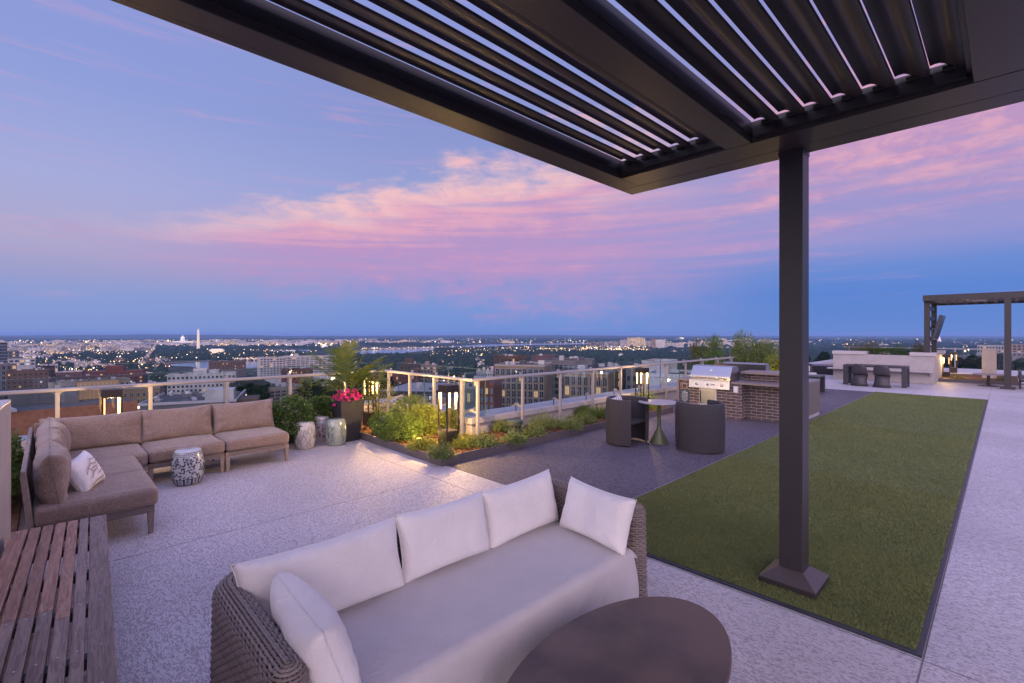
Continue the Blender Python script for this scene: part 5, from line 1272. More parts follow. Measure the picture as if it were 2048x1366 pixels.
# shrubs behind the grill
def pixplant(name, label, u, d_, vb_z, w, h, m, seed, K=40, per=34, L=.06, Wd=.012, cat='shrub'):
    K, per, L, Wd = int(K * 1.7), int(per * 1.5), L * 1.25, Wd * 1.9
    c = crown((0, 0, h * .55), (w, w * .7, h * .5), K, per, L, Wd, seed, .25, .6, .3)
    s = fan(12, h, w * .8, seed, .01)
    return plant(name, label, cat, PD(u, d_, vb_z), c, m, s)
pixplant('bamboo', 'tall loose grey green bamboo clump behind the grill counter, left stem', 1487, 16.5, .1, .42, 1.75, LS, 401, 60, 40)
pixplant('bamboo', 'bushy grey green bamboo clump behind the bar ledge of the brick counter', 1535, 16.0, .1, .48, 1.45, LS, 402, 70, 40)
pixplant('bamboo', 'low leafy clump lit golden next to the pergola post, behind the counter', 1548, 15.0, .1, .30, 1.02, LY, 403, 40, 34)
pixplant('palm_clump', 'small feathery palm behind the grill lid', 1421, 19.5, .1, .46, 1.5, LG, 404, 30, 22, .20, .012, 'palm')
pixplant('palm_clump', 'olive tinted feathery palm left behind the grill lid', 1398, 20.0, .1, .36, 1.35, LO, 405, 22, 20, .20, .012, 'palm')
uplight('uplight under the golden clump behind the brick counter', PD(1548, 14.7, .1), 40)
uplight('uplight at the foot of the small palm behind the grill', PD(1412, 19.0, .1), 30)
pst = ob('white_post', MB().box(-6.0, -5.75, 22.6, 22.85, .0, 1.35), STUCCO, bevel=.01); tag(pst, 'pale square post just left of the pergola post beyond the golden clump', 'post')
c = tuft((0, 0, 0), (.3, .3), .42, 90, 12, .10, .012, 330, .2)
plant('lily_clump', 'strappy leafed clump by the left end of the brick counter', 'plant', (-6.2, 10.5, .1), c, LG)
plant('herb_cushion', 'yellow lit herb cushion seen under the bistro table', 'herb', (-5.95, 9.4, .1), tuft((0, 0, 0), (.34, .34), .24, 420, 14, .024, .006, 331), LY, None, gl_)
plant('herb_cushion', 'herb cushion right of the left woven chair, near the brick counter end', 'herb', (-5.95, 10.3, .1), tuft((0, 0, 0), (.3, .3), .2, 380, 14, .024, .006, 332), LY, None, gl_)

# ================================================================== THE CITY BELOW
GZ = -125.0
def ground_mesh():
    b = MB(); rs = [30, 120, 400, 1200, 3000, 7000, 14000, 24000, 40000]; n = 96
    b.v.append((0, 0, GZ))
    for r_ in rs:
        for i in range(n): a = 2 * math.pi * i / n; b.v.append((r_ * math.cos(a), r_ * math.sin(a), GZ))
    b.f += [(0, 1 + i, 1 + (i + 1) % n) for i in range(n)]
    for k in range(len(rs) - 1):
        for i in range(n): b.f.append((1 + k * n + i, 1 + (k + 1) * n + i, 1 + (k + 1) * n + (i + 1) % n, 1 + k * n + (i + 1) % n))
    return b
GM = bpy.data.materials.new('land'); GM.use_nodes = True; t = GM.node_tree; x = NX(t); b = t.nodes['Principled BSDF']
tcn = t.nodes.new('ShaderNodeTexCoord'); vv = tcn.outputs['Object']
n_ = x.noise(vv, .004, 6, .6); n2_ = x.noise(vv, .05, 4, .6); n3_ = x.noise(vv, .012, 5, .6)
c_ = x.mix(x.sstep(n2_, .4, .6), (.018, .032, .014), (.035, .05, .022))
c_ = x.mix(x.sstep(n3_, .57, .62), c_, (.10, .095, .09))
c_ = x.mix(x.mul(x.sstep(n_, .5, .6), .35), c_, (.08, .075, .07))
t.links.new(c_, b.inputs['Base Color']); b.inputs['Roughness'].default_value = .95; b.inputs['Specular IOR Level'].default_value = .1
struct('ground', ground_mesh(), GM, origin=(0, 0, 0))
WTR = mat('river_water', (.03, .045, .07), .12, spec=.6, bump=.25, bscale=.06)
def water(name, px, z=GZ + .6):
    b = MB(); b.quad([P(u, v, z) for u, v in px]); struct(name, b, WTR, origin=(0, 0, z))
water('river', [(338, 728.5), (372, 726), (404, 723), (470, 722), (532, 721), (532, 734), (470, 738), (432, 748), (398, 748), (404, 738), (380, 733), (345, 732)][::-1])
water('river', [(529, 703), (560, 700.5), (620, 699.5), (622, 702), (560, 705), (532, 706)][::-1])
water('river', [(625, 712), (660, 708.5), (705, 701.5), (745, 699.5), (842, 696.5), (905, 692.5), (960, 689.2), (1176, 685.6), (1178, 688), (1020, 691.2), (935, 694.6), (862, 700.4), (802, 706.5), (766, 709.5), (715, 710), (650, 713.5)][::-1])

# facades: rows of windows worked out from height and direction; some of the rooms are lit
def facade(name, wall, rowh=3.6, bay=4.2, lit=.16, glow=2.2, dark=(.03, .035, .045)):
    m = bpy.data.materials.new(name); m.use_nodes = True; t = m.node_tree; x = NX(t); b = t.nodes['Principled BSDF']
    ge = t.nodes.new('ShaderNodeNewGeometry'); sp = t.nodes.new('ShaderNodeSeparateXYZ'); t.links.new(ge.outputs['Position'], sp.inputs[0])
    sn_ = t.nodes.new('ShaderNodeSeparateXYZ'); t.links.new(ge.outputs['Normal'], sn_.inputs[0])
    h = x.sub(x.mul(sp.outputs[0], sn_.outputs[1]), x.mul(sp.outputs[1], sn_.outputs[0]))
    a = x.m('DIVIDE', h, bay); c = x.m('DIVIDE', sp.outputs[2], rowh)
    fa, fc = x.m('FRACT', a), x.m('FRACT', c)
    win = x.mul(x.mul(x.m('GREATER_THAN', fa, .22), x.m('LESS_THAN', fa, .8)), x.mul(x.m('GREATER_THAN', fc, .3), x.m('LESS_THAN', fc, .78)))
    win = x.mul(win, x.m('LESS_THAN', x.m('ABSOLUTE', sn_.outputs[2]), .5))
    wn_ = t.nodes.new('ShaderNodeTexWhiteNoise'); wn_.noise_dimensions = '3D'; t.links.new(x.xyz(x.m('FLOOR', a), x.m('FLOOR', c), x.mul(sn_.outputs[0], 3.0)), wn_.inputs['Vector'])
    on = x.mul(win, x.m('LESS_THAN', wn_.outputs[0], lit))
    oi = t.nodes.new('ShaderNodeObjectInfo'); rv = x.sstep(oi.outputs['Random'], 0, 1, .7, 1.25)
    wc = x.mix(1.0, tuple(wall), x.xyz(rv, rv, rv), 'MULTIPLY')
    wc = x.mix(x.m('GREATER_THAN', sn_.outputs[2], .5), wc, (.16, .15, .16))
    t.links.new(x.mix(win, wc, tuple(dark)), b.inputs['Base Color']); b.inputs['Roughness'].default_value = .7
    ec = x.mix(wn_.outputs[0], (1, .62, .25), (1, .8, .5)); t.links.new(ec, b.inputs['Emission Color']); t.links.new(x.mul(on, glow), b.inputs['Emission Strength'])
    m.cycles.emission_sampling = 'NONE'; return m
FP = facade('stone_facade', (.52, .46, .48)); FW = facade('white_facade', (.58, .53, .52), lit=.12); FB = facade('brown_facade', (.17, .10, .08), lit=.12)
FR = facade('red_brick_facade', (.20, .07, .05), lit=.1); FD = facade('dark_facade', (.07, .055, .07), lit=.2); FG = facade('gold_facade', (.42, .32, .22), lit=.35, glow=3.0)
FT = facade('tan_facade', (.30, .22, .16), lit=.08); FGR = facade('grey_facade', (.20, .20, .22), lit=.12)

def frame_at(u, d, yaw=0.0, z=GZ):
    p = PD(u, d, z); r_ = TH - math.atan((u - 1024) / F) + R(yaw)
    return Vector(p), r_
BOXES = {}
def far_block(u, vb, w, h, m, label=None, cat='building', group=None, yaw=0.0, dep=None, name='city_block'):
    d = (H - GZ) * F / (vb - YH); loc, r_ = frame_at(u, d, yaw)
    key = (m.name, round(w / h, 1)); b = MB().box(-w / 2, w / 2, 0, dep or w * .6, 0, h)
    if h > 14 and w > 20: b.box(-w * .2, w * .15, w * .1, w * .35, h + .02, h + 5)
    o = ob(name, b, m, None, local=True); o.location = loc; o.rotation_euler = (0, 0, r_)
    return tag(o, label, cat, group)
LBF = 'one of the many pale far city blocks spread low under the horizon'
rr = random.Random(77)
def scatter(n, u0, u1, v0, v1, mats, w=(40, 130), h=(14, 34), label=LBF, group='far city blocks', vexp=1.0):
    for k in range(n):
        u = rr.uniform(u0, u1); v = v0 + (v1 - v0) * rr.random() ** vexp
        d = (H - GZ) * F / (v - YH); wv_ = rr.uniform(*w); 
        far_block(u, v, wv_, rr.uniform(*h), rr.choice(mats), label, 'building', group, rr.uniform(-30, 30))
scatter(95, -20, 300, 684, 706, [FP, FP, FW, FG, FP, FGR], (60, 190), (22, 42))
scatter(26, -20, 150, 706, 722, [FP, FW, FB, FD, FG], (30, 80), (14, 26), 'one of the pale low blocks at the left between the dark tree masses', 'low blocks at the left')
scatter(60, 300, 700, 682, 692, [FP, FW, FG, FP], (80, 240), (20, 36), 'one of the pale blocks lined up far behind the obelisk and the palm', 'blocks behind the obelisk')
scatter(26, 700, 1060, 680, 687, [FP, FW, FG], (80, 240), (16, 34), 'one of the small pale blocks beyond the wide river', 'blocks beyond the river')
scatter(18, 1380, 1620, 680, 690, [FP, FW, FG], (60, 160), (20, 40), 'one of the small far blocks right of the skyline towers', 'blocks right of the skyline')
scatter(14, 1600, 2060, 680, 694, [FP, FW], (40, 90), (12, 24), 'one of the far scattered blocks behind the right end of the terrace', 'far blocks at the right')
scatter(26, 85, 335, 722, 742, [FB, FR, FW, FP, FGR], (18, 45), (12, 26), 'one of the low brick and white blocks among trees before the far city', 'low blocks among the trees')
scatter(16, 860, 1000, 722, 760, [FR, FW, FGR, FP], (12, 26), (10, 20), 'one of the small houses among dark trees left of the tan office tower', 'small houses among trees')
scatter(14, 480, 640, 752, 775, [FR, FW, FB], (12, 24), (9, 16), 'one of the small roofs in the trees below the long white slab', 'small roofs below the slab')
scatter(16, 1185, 1560, 696, 716, [FW, FP, FGR, FB], (22, 50), (12, 22), 'one of the low blocks in the trees before the far skyline towers', 'low blocks before the skyline')
# skyline towers in the middle distance
for i, (u0, u1, vt, m, lb) in enumerate([(1174, 1196, 684.5, FD, 'plum block, leftmost of the far skyline towers'), (1196, 1206, 683, FGR, 'narrow grey tower next to the plum block of the far skyline'), (1208, 1217, 684, FP, 'slim pale tower of the far skyline, third from the left'),
        (1217, 1236, 682.5, FGR, 'grey wide tower with lit roof in the far skyline'), (1240, 1256, 680, FP, 'pinkish tower stepping up to the tallest far block'), (1256, 1290, 675.5, FG, 'tallest far skyline block with bright lit windows'),
        (1255, 1281, 686.5, FD, 'low dark plum block before the tallest far tower'), (1287, 1301, 682, FP, 'pale tower just right of the tallest far block'), (1302, 1311, 678, FB, 'reddish slim tower of the far skyline'),
        (1311, 1329, 679.5, FW, 'bright white tower pair in the far skyline'), (1330, 1351, 686, FP, 'low pinkish block right of the white far towers'), (1352, 1367, 685.5, FW, 'small white block of the far skyline'), (1376, 1398, 683.5, FP, 'grey pink tower near the palm tips behind the grill'),
        (1400, 1420, 684, FP, 'far skyline tower seen through the small palm leaves'), (1438, 1468, 685, FP, 'beige row building right of the small palm'), (1478, 1500, 683, FW, 'pale far block behind the bamboo')]):
    d = 4300 + 80 * (i % 4); loc, r_ = frame_at((u0 + u1) / 2, d, -12 + 8 * (i % 3)); w = (u1 - u0) / F * d; h = ZD(vt, d) - GZ
    b = MB().box(-w / 2, w / 2, 0, w * .6, 0, h).box(-w * .2, w * .2, w * .1, w * .4, h + .02, h + 4)
    o = ob('skyline_tower', b, m, None, local=True); o.location = loc; o.rotation_euler = (0, 0, r_); tag(o, lb, 'tower', 'towers of the far skyline')
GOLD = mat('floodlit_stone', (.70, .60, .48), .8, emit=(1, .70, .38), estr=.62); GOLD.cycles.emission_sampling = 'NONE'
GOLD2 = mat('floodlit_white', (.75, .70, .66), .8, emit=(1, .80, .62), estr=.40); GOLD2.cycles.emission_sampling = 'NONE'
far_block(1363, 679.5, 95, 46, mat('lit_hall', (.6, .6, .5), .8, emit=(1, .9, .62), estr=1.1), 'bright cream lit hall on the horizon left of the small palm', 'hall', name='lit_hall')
# the obelisk, domed capitol, columned memorial, small dome
loc, r_ = frame_at(396.5, 3676, 20)
ok = thing('obelisk', 'tall floodlit stone obelisk rising above the horizon', 'obelisk', loc, r_)
b = MB(); 
for (z, s) in ((0, 8.4), (152, 5.25), (169, .2)):
    for (a, c) in ((-1, -1), (1, -1), (1, 1), (-1, 1)): b.v.append((a * s, c * s, z))
b.f = [(3, 2, 1, 0)] + [(k * 4 + i, k * 4 + (i + 1) % 4, k * 4 + 4 + (i + 1) % 4, k * 4 + 4 + i) for k in range(2) for i in range(4)] + [(8, 9, 10, 11)]
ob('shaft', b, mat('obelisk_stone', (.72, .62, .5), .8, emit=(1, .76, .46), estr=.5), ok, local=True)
ob('hill', MB().lathe([(120, -8), (60, -3), (14, .0), (.1, .1)], 32), LG, ok, local=True)
loc, r_ = frame_at(365.5, 5900, 0)
cpt = thing('domed_capitol', 'floodlit white domed building far left of the obelisk', 'domed building', loc, r_)
ob('wings', MB().box(-105, -40, 5, 60, 0, 38).box(40, 105, 5, 60, 0, 38).box(-40, 40, 0, 70, 0, 44), GOLD2, cpt, local=True)
ob('drum', MB().lathe([(24, 44), (24, 62), (22, 63), (21, 72)], 24, (0, 30)), GOLD2, cpt, local=True)
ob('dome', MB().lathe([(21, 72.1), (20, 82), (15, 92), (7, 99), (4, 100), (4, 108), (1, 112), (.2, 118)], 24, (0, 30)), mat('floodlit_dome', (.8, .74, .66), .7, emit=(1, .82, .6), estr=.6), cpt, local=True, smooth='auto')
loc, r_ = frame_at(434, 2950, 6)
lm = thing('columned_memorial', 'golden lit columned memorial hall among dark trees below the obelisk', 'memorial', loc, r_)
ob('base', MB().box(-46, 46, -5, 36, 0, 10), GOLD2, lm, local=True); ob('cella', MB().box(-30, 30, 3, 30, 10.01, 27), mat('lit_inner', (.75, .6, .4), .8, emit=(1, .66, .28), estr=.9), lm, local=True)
for k in range(12): ob('column', MB().lathe([(1.5, 10.01), (1.3, 24)], 10, (-36 + k * 72 / 11, -1)), GOLD2, lm, local=True)
ob('roof', MB().box(-39, 39, -4, 34, 24.01, 30).box(-30, 30, 2, 28, 30.01, 35), GOLD2, lm, local=True)
loc, r_ = frame_at(649, 4300, 0)
jm = thing('domed_memorial', 'small bright round domed memorial left of the palm tips', 'memorial', loc, r_)
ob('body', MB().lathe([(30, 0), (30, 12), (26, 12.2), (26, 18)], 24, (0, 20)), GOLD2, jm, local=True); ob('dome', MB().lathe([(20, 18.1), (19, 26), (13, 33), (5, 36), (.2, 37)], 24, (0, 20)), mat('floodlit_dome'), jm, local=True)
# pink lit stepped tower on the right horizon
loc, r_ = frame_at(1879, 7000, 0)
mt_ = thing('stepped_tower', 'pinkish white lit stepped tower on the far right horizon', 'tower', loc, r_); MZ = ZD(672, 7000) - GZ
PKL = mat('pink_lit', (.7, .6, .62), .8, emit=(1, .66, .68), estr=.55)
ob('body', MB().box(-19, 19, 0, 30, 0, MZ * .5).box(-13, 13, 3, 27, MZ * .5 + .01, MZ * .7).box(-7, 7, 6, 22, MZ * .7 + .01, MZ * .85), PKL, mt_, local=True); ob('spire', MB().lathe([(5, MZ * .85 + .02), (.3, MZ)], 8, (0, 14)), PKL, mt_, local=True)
# bridges
def bridge(label, px, z, wid, m, arches, lit_m=None):
    pts = [Vector(P(u, v, z)) for u, v in px]; a, b_ = pts[0], pts[-1]; e = (b_ - a).normalized(); L = (b_ - a).length; nrm = Vector((-e.y, e.x, 0))
    if nrm.x * fw[0] + nrm.y * fw[1] < 0: nrm = -nrm
    t_ = thing('bridge', label, 'bridge', a, math.atan2(e.y, e.x)); s = 1 if Vector((-e.y, e.x)).dot(Vector((nrm.x, nrm.y))) > 0 else -1
    h = z - GZ
    ob('roadway', MB().box(0, L, min(0, s * wid), max(0, s * wid), -1.6, 0), m, t_, local=True)
    n = arches; w = L / n
    for k in range(n):
        c0 = k * w; pr = [(c0, -1.61), (c0, -h + .5), (c0 + w * .1, -h + .5)]
        for j in range(9):
            a_ = math.pi - math.pi * j / 8; pr.append((c0 + w * .5 + w * .38 * math.cos(a_), -h + 2 + (h - 4.5) * math.sin(a_)))
        pr += [(c0 + w * .9, -h + .5), (c0 + w, -h + .5), (c0 + w, -1.61)]
        V_ = [(p, 0, q) for p, q in pr]; bb = MB(); m2 = len(pr)
        for y_ in (s * .4, s * (wid - .4)):
            b0 = len(bb.v); bb.v += [(p, y_, q) for p, q in pr]
            for j in range(2, m2 - 3): pass
            top = [(p, y_, -1.61) for p, q in pr[2:-2]]; t0 = len(bb.v); bb.v += top
            for j in range(len(top) - 1): bb.f.append((b0 + 2 + j, b0 + 3 + j, t0 + j + 1, t0 + j))
            bb.f.append((b0, b0 + 1, b0 + 2, t0)); bb.f.append((b0 + m2 - 3, b0 + m2 - 2, b0 + m2 - 1, t0 + len(top) - 1))
        ob('arch', bb, m, t_, local=True)
    return t_
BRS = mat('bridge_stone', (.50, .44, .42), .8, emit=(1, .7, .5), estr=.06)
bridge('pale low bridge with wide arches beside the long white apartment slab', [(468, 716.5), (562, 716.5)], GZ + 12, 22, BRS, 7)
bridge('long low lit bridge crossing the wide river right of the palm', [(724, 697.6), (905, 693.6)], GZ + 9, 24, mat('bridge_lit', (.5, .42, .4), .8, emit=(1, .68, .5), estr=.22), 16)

# ---- nearer buildings, each with its own windows
WIN_D = mat('window_dark', (.02, .03, .045), .12, spec=.8); WIN_B = mat('window_blueish', (.12, .17, .22), .15, spec=.8)
WIN_L = mat('window_lit', (.3, .22, .12), .4, emit=(1, .55, .2), estr=.55); WIN_W = mat('window_cool', (.5, .5, .45), .5, emit=(.8, .95, .9), estr=.35)
for m_ in (WIN_L, WIN_W, GOLD, GOLD2, PKL): m_.cycles.emission_sampling = 'NONE'
FRM = mat('window_frame_pale', (.26, .24, .23), .6)
C_ = lambda n, c: mat(n, tuple(v * .62 for v in c), .85, var=.2, vscale=.12)
WHITEB = C_('wall_white', (.66, .62, .60)); TAN = C_('wall_tan', (.33, .235, .15)); BROWN = C_('wall_brown', (.15, .095, .072)); REDB = C_('wall_red_brick', (.19, .062, .045)); GREYB = C_('wall_grey', (.20, .20, .215)); DARKB = C_('wall_dark', (.06, .055, .065)); PLUM = C_('wall_plum', (.15, .10, .11)); BEIGE = C_('wall_beige', (.40, .34, .26)); PINKB = C_('wall_pinkish', (.42, .31, .27)); ROOFM = C_('roof_grey', (.12, .115, .125)); ORB = C_('wall_orange_brick', (.33, .125, .065))
def building(name, label, u0, u1, vt, vb, d, wall, floors, bays, yaw=0.0, dep=18.0, lit=.12, win=(.55, .55), cool=.3, side=None, units=3, wmat=None, frame=False, roof=None, tops=()):
    """front face spans photo columns u0..u1 at distance d, top at row vt; windows cover the part above row vb"""
    uc = (u0 + u1) / 2; loc, r_ = frame_at(uc, d, yaw); w = (u1 - u0) / F * d / max(.3, math.cos(R(yaw))); top = ZD(vt, d); h = top - GZ
    q = random.Random(hash(label) % 1000 if False else sum(map(ord, label)))
    t_ = thing(name, label, 'building', (loc[0], loc[1], GZ), r_)
    ob('wall', MB().box(-w / 2, w / 2, 0, dep, 0, h), wall, t_, local=True)
    ob('roof', MB().box(-w / 2 + .3, w / 2 - .3, .3, dep - .3, h + .004, h + .1), roof or ROOFM, t_, local=True)
    ob('parapet', MB().box(-w / 2 - .15, w / 2 + .15, -.15, .25, h + .005, h + .8).box(-w / 2 - .15, w / 2 + .15, dep - .25, dep + .15, h + .005, h + .8).box(-w / 2 - .15, -w / 2 + .25, .2505, dep - .2505, h + .005, h + .8).box(w / 2 - .25, w / 2 + .15, .2505, dep - .2505, h + .005, h + .8), wall if not frame else FRM, t_, local=True)
    for k in range(units):
        a = q.uniform(-w * .38, w * .3); c = q.uniform(dep * .2, dep * .7); s = q.uniform(1.2, 3.2)
        ob('roof_unit', MB().box(a, a + s, c, c + s * .8, h + .11, h + q.uniform(1, 2.6)), (CAPM, ROOFM, WHITEB)[k % 3], t_, local=True)
    for (a0, a1, hh) in tops: ob('roof_house', MB().box(w * (a0 - .5), w * (a1 - .5), dep * .2, dep * .8, h + .11, h + hh), wall, t_, local=True)
    visible = min(h - 1, (vb - vt) * d / F); fh = visible / floors; bw = w / bays; ww, wh = bw * win[0], fh * win[1]
    key = (round(ww, 2), round(wh, 2))
    def wmesh(m):
        kk_ = key + (m.name,)
        if kk_ not in BOXES:
            me = bpy.data.meshes.new('window'); bb = MB().box(-ww / 2, ww / 2, -.12, .0, 0, wh); me.from_pydata(bb.v, [], bb.f); me.materials.append(m); BOXES[kk_] = me
        return BOXES[kk_]
    def fmesh():
        kk_ = key + ('frame',)
        if kk_ not in BOXES:
            me = bpy.data.meshes.new('frame'); e = min(.35, ww * .12); bb = MB().box(-ww / 2 - e, ww / 2 + e, -.10, .0, wh + .01, wh + e).box(-ww / 2 - e, -ww / 2 - .01, -.10, .0, -.0, wh).box(ww / 2 + .01, ww / 2 + e, -.10, 0, 0, wh).box(-.06, .06, -.16, -.125, 0, wh).box(-ww / 2, -.065, -.16, -.125, wh * .5, wh * .5 + .12); me.from_pydata(bb.v, [], bb.f); me.materials.append(FRM); BOXES[kk_] = me
        return BOXES[kk_]
    faces = [(Matrix.Identity(4), bays, bw, w)]
    if side:
        nb = max(2, int(dep / bw)); sg = 1 if side == 'r' else -1
        faces.append((Matrix.Translation((sg * w / 2, dep / 2, 0)) @ Matrix.Rotation(R(90 * sg), 4, 'Z'), nb, dep / nb, dep))
    cnt = 0
    for Mf, nb, b_w, wf in faces:
        for f in range(floors):
            for k in range(nb):
                if cnt >= 98: continue
                mm = WIN_L if q.random() < lit else (WIN_W if q.random() < lit * cool else (wmat or WIN_D))
                o = bpy.data.objects.new('window', wmesh(mm)); link(o); o.parent = t_
                o.matrix_local = Mf @ Matrix.Translation((-wf / 2 + (k + .5) * b_w, 0, h - 1.2 - (f + 1) * fh + fh * .25)); cnt += 1
                if frame:
                    o2 = bpy.data.objects.new('frame', fmesh()); link(o2); o2.parent = o
    return t_
building('office_tower', 'dark banded tower cut by the left picture edge', -22, 8, 686, 760, 900, DARKB, 12, 3, 0, 20, .04, (.95, .4), units=1, wmat=WIN_B)
building('office_block', 'plain grey block right of the dark banded tower', 8, 33, 702, 720, 1500, GREYB, 3, 5, 0, 25, .05, units=1)
building('lit_office', 'low white block with brightly lit ground floor at the far left', 7, 60, 718, 731, 1300, WHITEB, 2, 7, 0, 25, .6, (.7, .5), units=1)
building('apartment_block', 'grey block with white window frames at the left picture edge', -20, 24, 729, 790, 560, GREYB, 6, 6, 8, 20, .12, (.6, .6), frame=True, side='r')
building('apartment_tower', 'tan brick tower with cluttered roof left of the dark balcony block', 26, 86, 742, 790, 470, BROWN, 6, 8, -10, 22, .10, (.35, .4), units=8, side='r')
building('balcony_block', 'dark glassy balcony block between tan tower and brick rows', 84, 106, 733, 792, 500, DARKB, 8, 3, 10, 16, .12, (.85, .4), wmat=WIN_B, units=4)
building('office_block', 'small white framed office top behind the balcony block', 80, 110, 730, 742, 640, WHITEB, 2, 7, 0, 15, .05, (.6, .6), units=1)
building('brick_block', 'low red brick block with white roof edge, left of the brick rows', 113, 156, 745, 762, 640, REDB, 2, 6, -6, 30, .05, frame=True, roof=WHITEB)
building('brick_row', 'long dark red brick apartment row below the far trees', 104, 184, 754, 776, 520, REDB, 3, 14, 4, 14, .10, (.4, .5), units=5)
building('brick_block', 'stepped red brick block with lit entrance and flat roofs', 182, 274, 743, 766, 720, REDB, 3, 12, -8, 34, .25, (.4, .4), tops=((.35, .65, 8),))
building('apartment_block', 'long beige flat roofed apartment block just above the handrail at left', 142, 246, 762, 800, 380, BEIGE, 3, 12, 10, 18, .03, (.3, .5), units=7)
building('apartment_block', 'small beige and white block left of the long beige block', 112, 143, 768, 800, 390, BEIGE, 2, 4, 10, 18, .05, (.8, .4), units=2)
building('white_apartments', 'bright white apartment block with dark windows above the handrail', 347, 462, 748, 782, 480, WHITEB, 4, 16, -6, 16, .04, (.5, .5), units=4, tops=((.36, .56, 5), (.6, .74, 3.5)))
building('slab_block', 'square brown brick slab block before the river, left of the white slab', 423, 486, 723, 756, 980, BROWN, 6, 9, -4, 30, .12, (.25, .35), units=4, cool=1.0)
building('white_slab', 'long white apartment slab beside the arched bridge, left wing', 523, 569, 715, 752, 860, WHITEB, 8, 8, 14, 20, .05, (.6, .45), units=2)
building('white_slab', 'long white apartment slab behind the palm, main right wing', 570, 668, 712.5, 744, 930, WHITEB, 8, 12, -5, 22, .06, (.8, .4), units=4, tops=((.2, .28, 5),))
building('white_slab', 'far end of the white apartment slab hidden behind the palm leaves', 668, 712, 718, 744, 1000, WHITEB, 6, 8, -5, 22, .06, (.8, .4), units=2)
building('brick_block', 'low brick block tucked before the long white slab', 566, 624, 739, 756, 760, REDB, 2, 12, 0, 18, .15, (.4, .4), units=2)
building('balcony_apartments', 'white and brick balcony apartments seen below the handrail by the sofa end', 542, 604, 775, 815, 300, PINKB, 6, 6, 24, 16, .06, (.7, .5), units=5, frame=True, side='r')
building('tan_apartments', 'tan apartment house with white balconies left of the equipment roof', 252, 312, 777, 842, 215, TAN, 5, 6, -8, 16, .05, (.45, .5), frame=True, units=5)
building('brown_tower', 'brown tower with stepped roof house right of the palm', 802, 840, 729, 775, 470, BROWN, 6, 6, 8, 16, .08, (.35, .45), units=1, tops=((.3, .65, 5.5),))
building('pink_tower', 'pinkish white balcony tower right of the brown tower', 842, 872, 731, 775, 500, PINKB, 7, 5, -8, 14, .08, (.6, .5), units=1, tops=((.25, .5, 4),))
building('brick_block', 'brick block at the foot of the brown tower with warm lit rooms', 786, 838, 748, 778, 410, REDB, 3, 9, -6, 14, .30, (.4, .4), units=3)
building('flat_roof_hall', 'wide flat roofed grey hall with dark glass side behind the corner railing', 752, 866, 786, 815, 215, DARKB, 3, 12, -20, 45, .02, (.8, .7), units=3, roof=mat('gravel_roof', (.26, .25, .27), .9, var=.15, vscale=.8), wmat=WIN_B)
building('low_white_block', 'low white block behind the nearest lantern head', 846, 905, 772, 795, 260, WHITEB, 2, 8, -6, 20, .03, (.8, .4), units=5, wmat=WIN_B)
building('low_grey_block', 'grey roofed low building with lit orange wall left of the red brick tower', 862, 930, 800, 850, 165, PINKB, 2, 6, -10, 30, .10, (.7, .4), units=4)
building('townhouses', 'small white townhouses left of the tan office tower', 953, 988, 743, 760, 560, WHITEB, 2, 8, 0, 16, .0, (.5, .5), units=0, tops=((.1, .2, 2.5), (.35, .48, 4.5), (.6, .7, 3), (.82, .93, 2)))
building('blue_grey_block', 'blue grey block with large panes just left of the red brick tower', 925, 958, 778, 850, 150, GREYB, 3, 4, 10, 14, .06, (.65, .7), wmat=WIN_B, frame=True)
building('red_brick_tower', 'red brick tower with pale blue glass bay and dark cap', 959, 988, 768, 850, 150, REDB, 5, 3, -14, 12, .10, (.5, .7), wmat=WIN_B, roof=DARKB, units=0)
building('brown_tower', 'brown tower with yellow lit top floor behind the tan office tower', 1001, 1053, 714, 752, 330, BROWN, 3, 7, 14, 24, .12, (.4, .7), units=4)
building('plum_block', 'windowless plum coloured block behind the grey glass building', 1062, 1109, 713.5, 750, 315, PLUM, 1, 2, -6, 22, .0, (.04, .3), units=1)
building('tan_office_tower', 'tan brick office tower with dark window bays behind the railing', 989, 1088, 733, 835, 205, TAN, 7, 9, -13, 22, .10, (.66, .78), frame=True, side='l', units=6)
building('glass_office', 'grey glass office building right of the tan office tower', 1090, 1183, 724, 825, 235, GREYB, 8, 10, -6, 26, .10, (.75, .65), units=9, cool=1.2)
building('tan_office', 'lower tan office with tall white framed windows right behind the railing', 1128, 1215, 748, 830, 165, TAN, 4, 7, -13, 18, .12, (.6, .82), frame=True, units=5)
building('dark_office', 'dark office block with bright yellow lit upper windows left of the far lantern', 1184, 1252, 738, 818, 180, DARKB, 5, 8, -10, 20, .38, (.7, .7), units=6)
building('grey_block', 'narrow grey block between the dark office and the far lantern', 1252, 1274, 741, 815, 170, GREYB, 4, 2, -6, 16, .05, (.5, .5))
building('white_house', 'white building with low gable behind the far lantern', 1285, 1334, 727, 780, 150, WHITEB, 2, 3, -14, 14, .15, (.4, .5), units=0, roof=WHITEB)
o = building('white_brick_block', 'white painted brick wall building behind the far railing posts', 1292, 1378, 755, 800, 105, mat('painted_brick', (.42, .45, .47), .8, var=.2, vscale=3), 2, 3, -8, 14, .0, (.3, .25), units=2)
building('far_apartments', 'pinkish apartments at the right picture edge beyond the far rail', 2024, 2062, 689, 712, 1400, PINKB, 4, 6, 0, 30, .15, units=2)
building('far_school', 'low white lit school roofs beyond the right pillar', 1962, 2000, 691, 706, 1500, WHITEB, 2, 9, 0, 30, .2, units=3)
building('low_hall', 'long low grey hall beyond the far right rail', 1905, 1962, 712, 735, 800, GREYB, 2, 10, 0, 40, .2, units=4, lit=.2) if False else building('low_hall', 'long low grey hall beyond the far right rail', 1905, 1962, 712, 735, 800, GREYB, 2, 10, 0, 40, .2, (.6, .4), units=4)
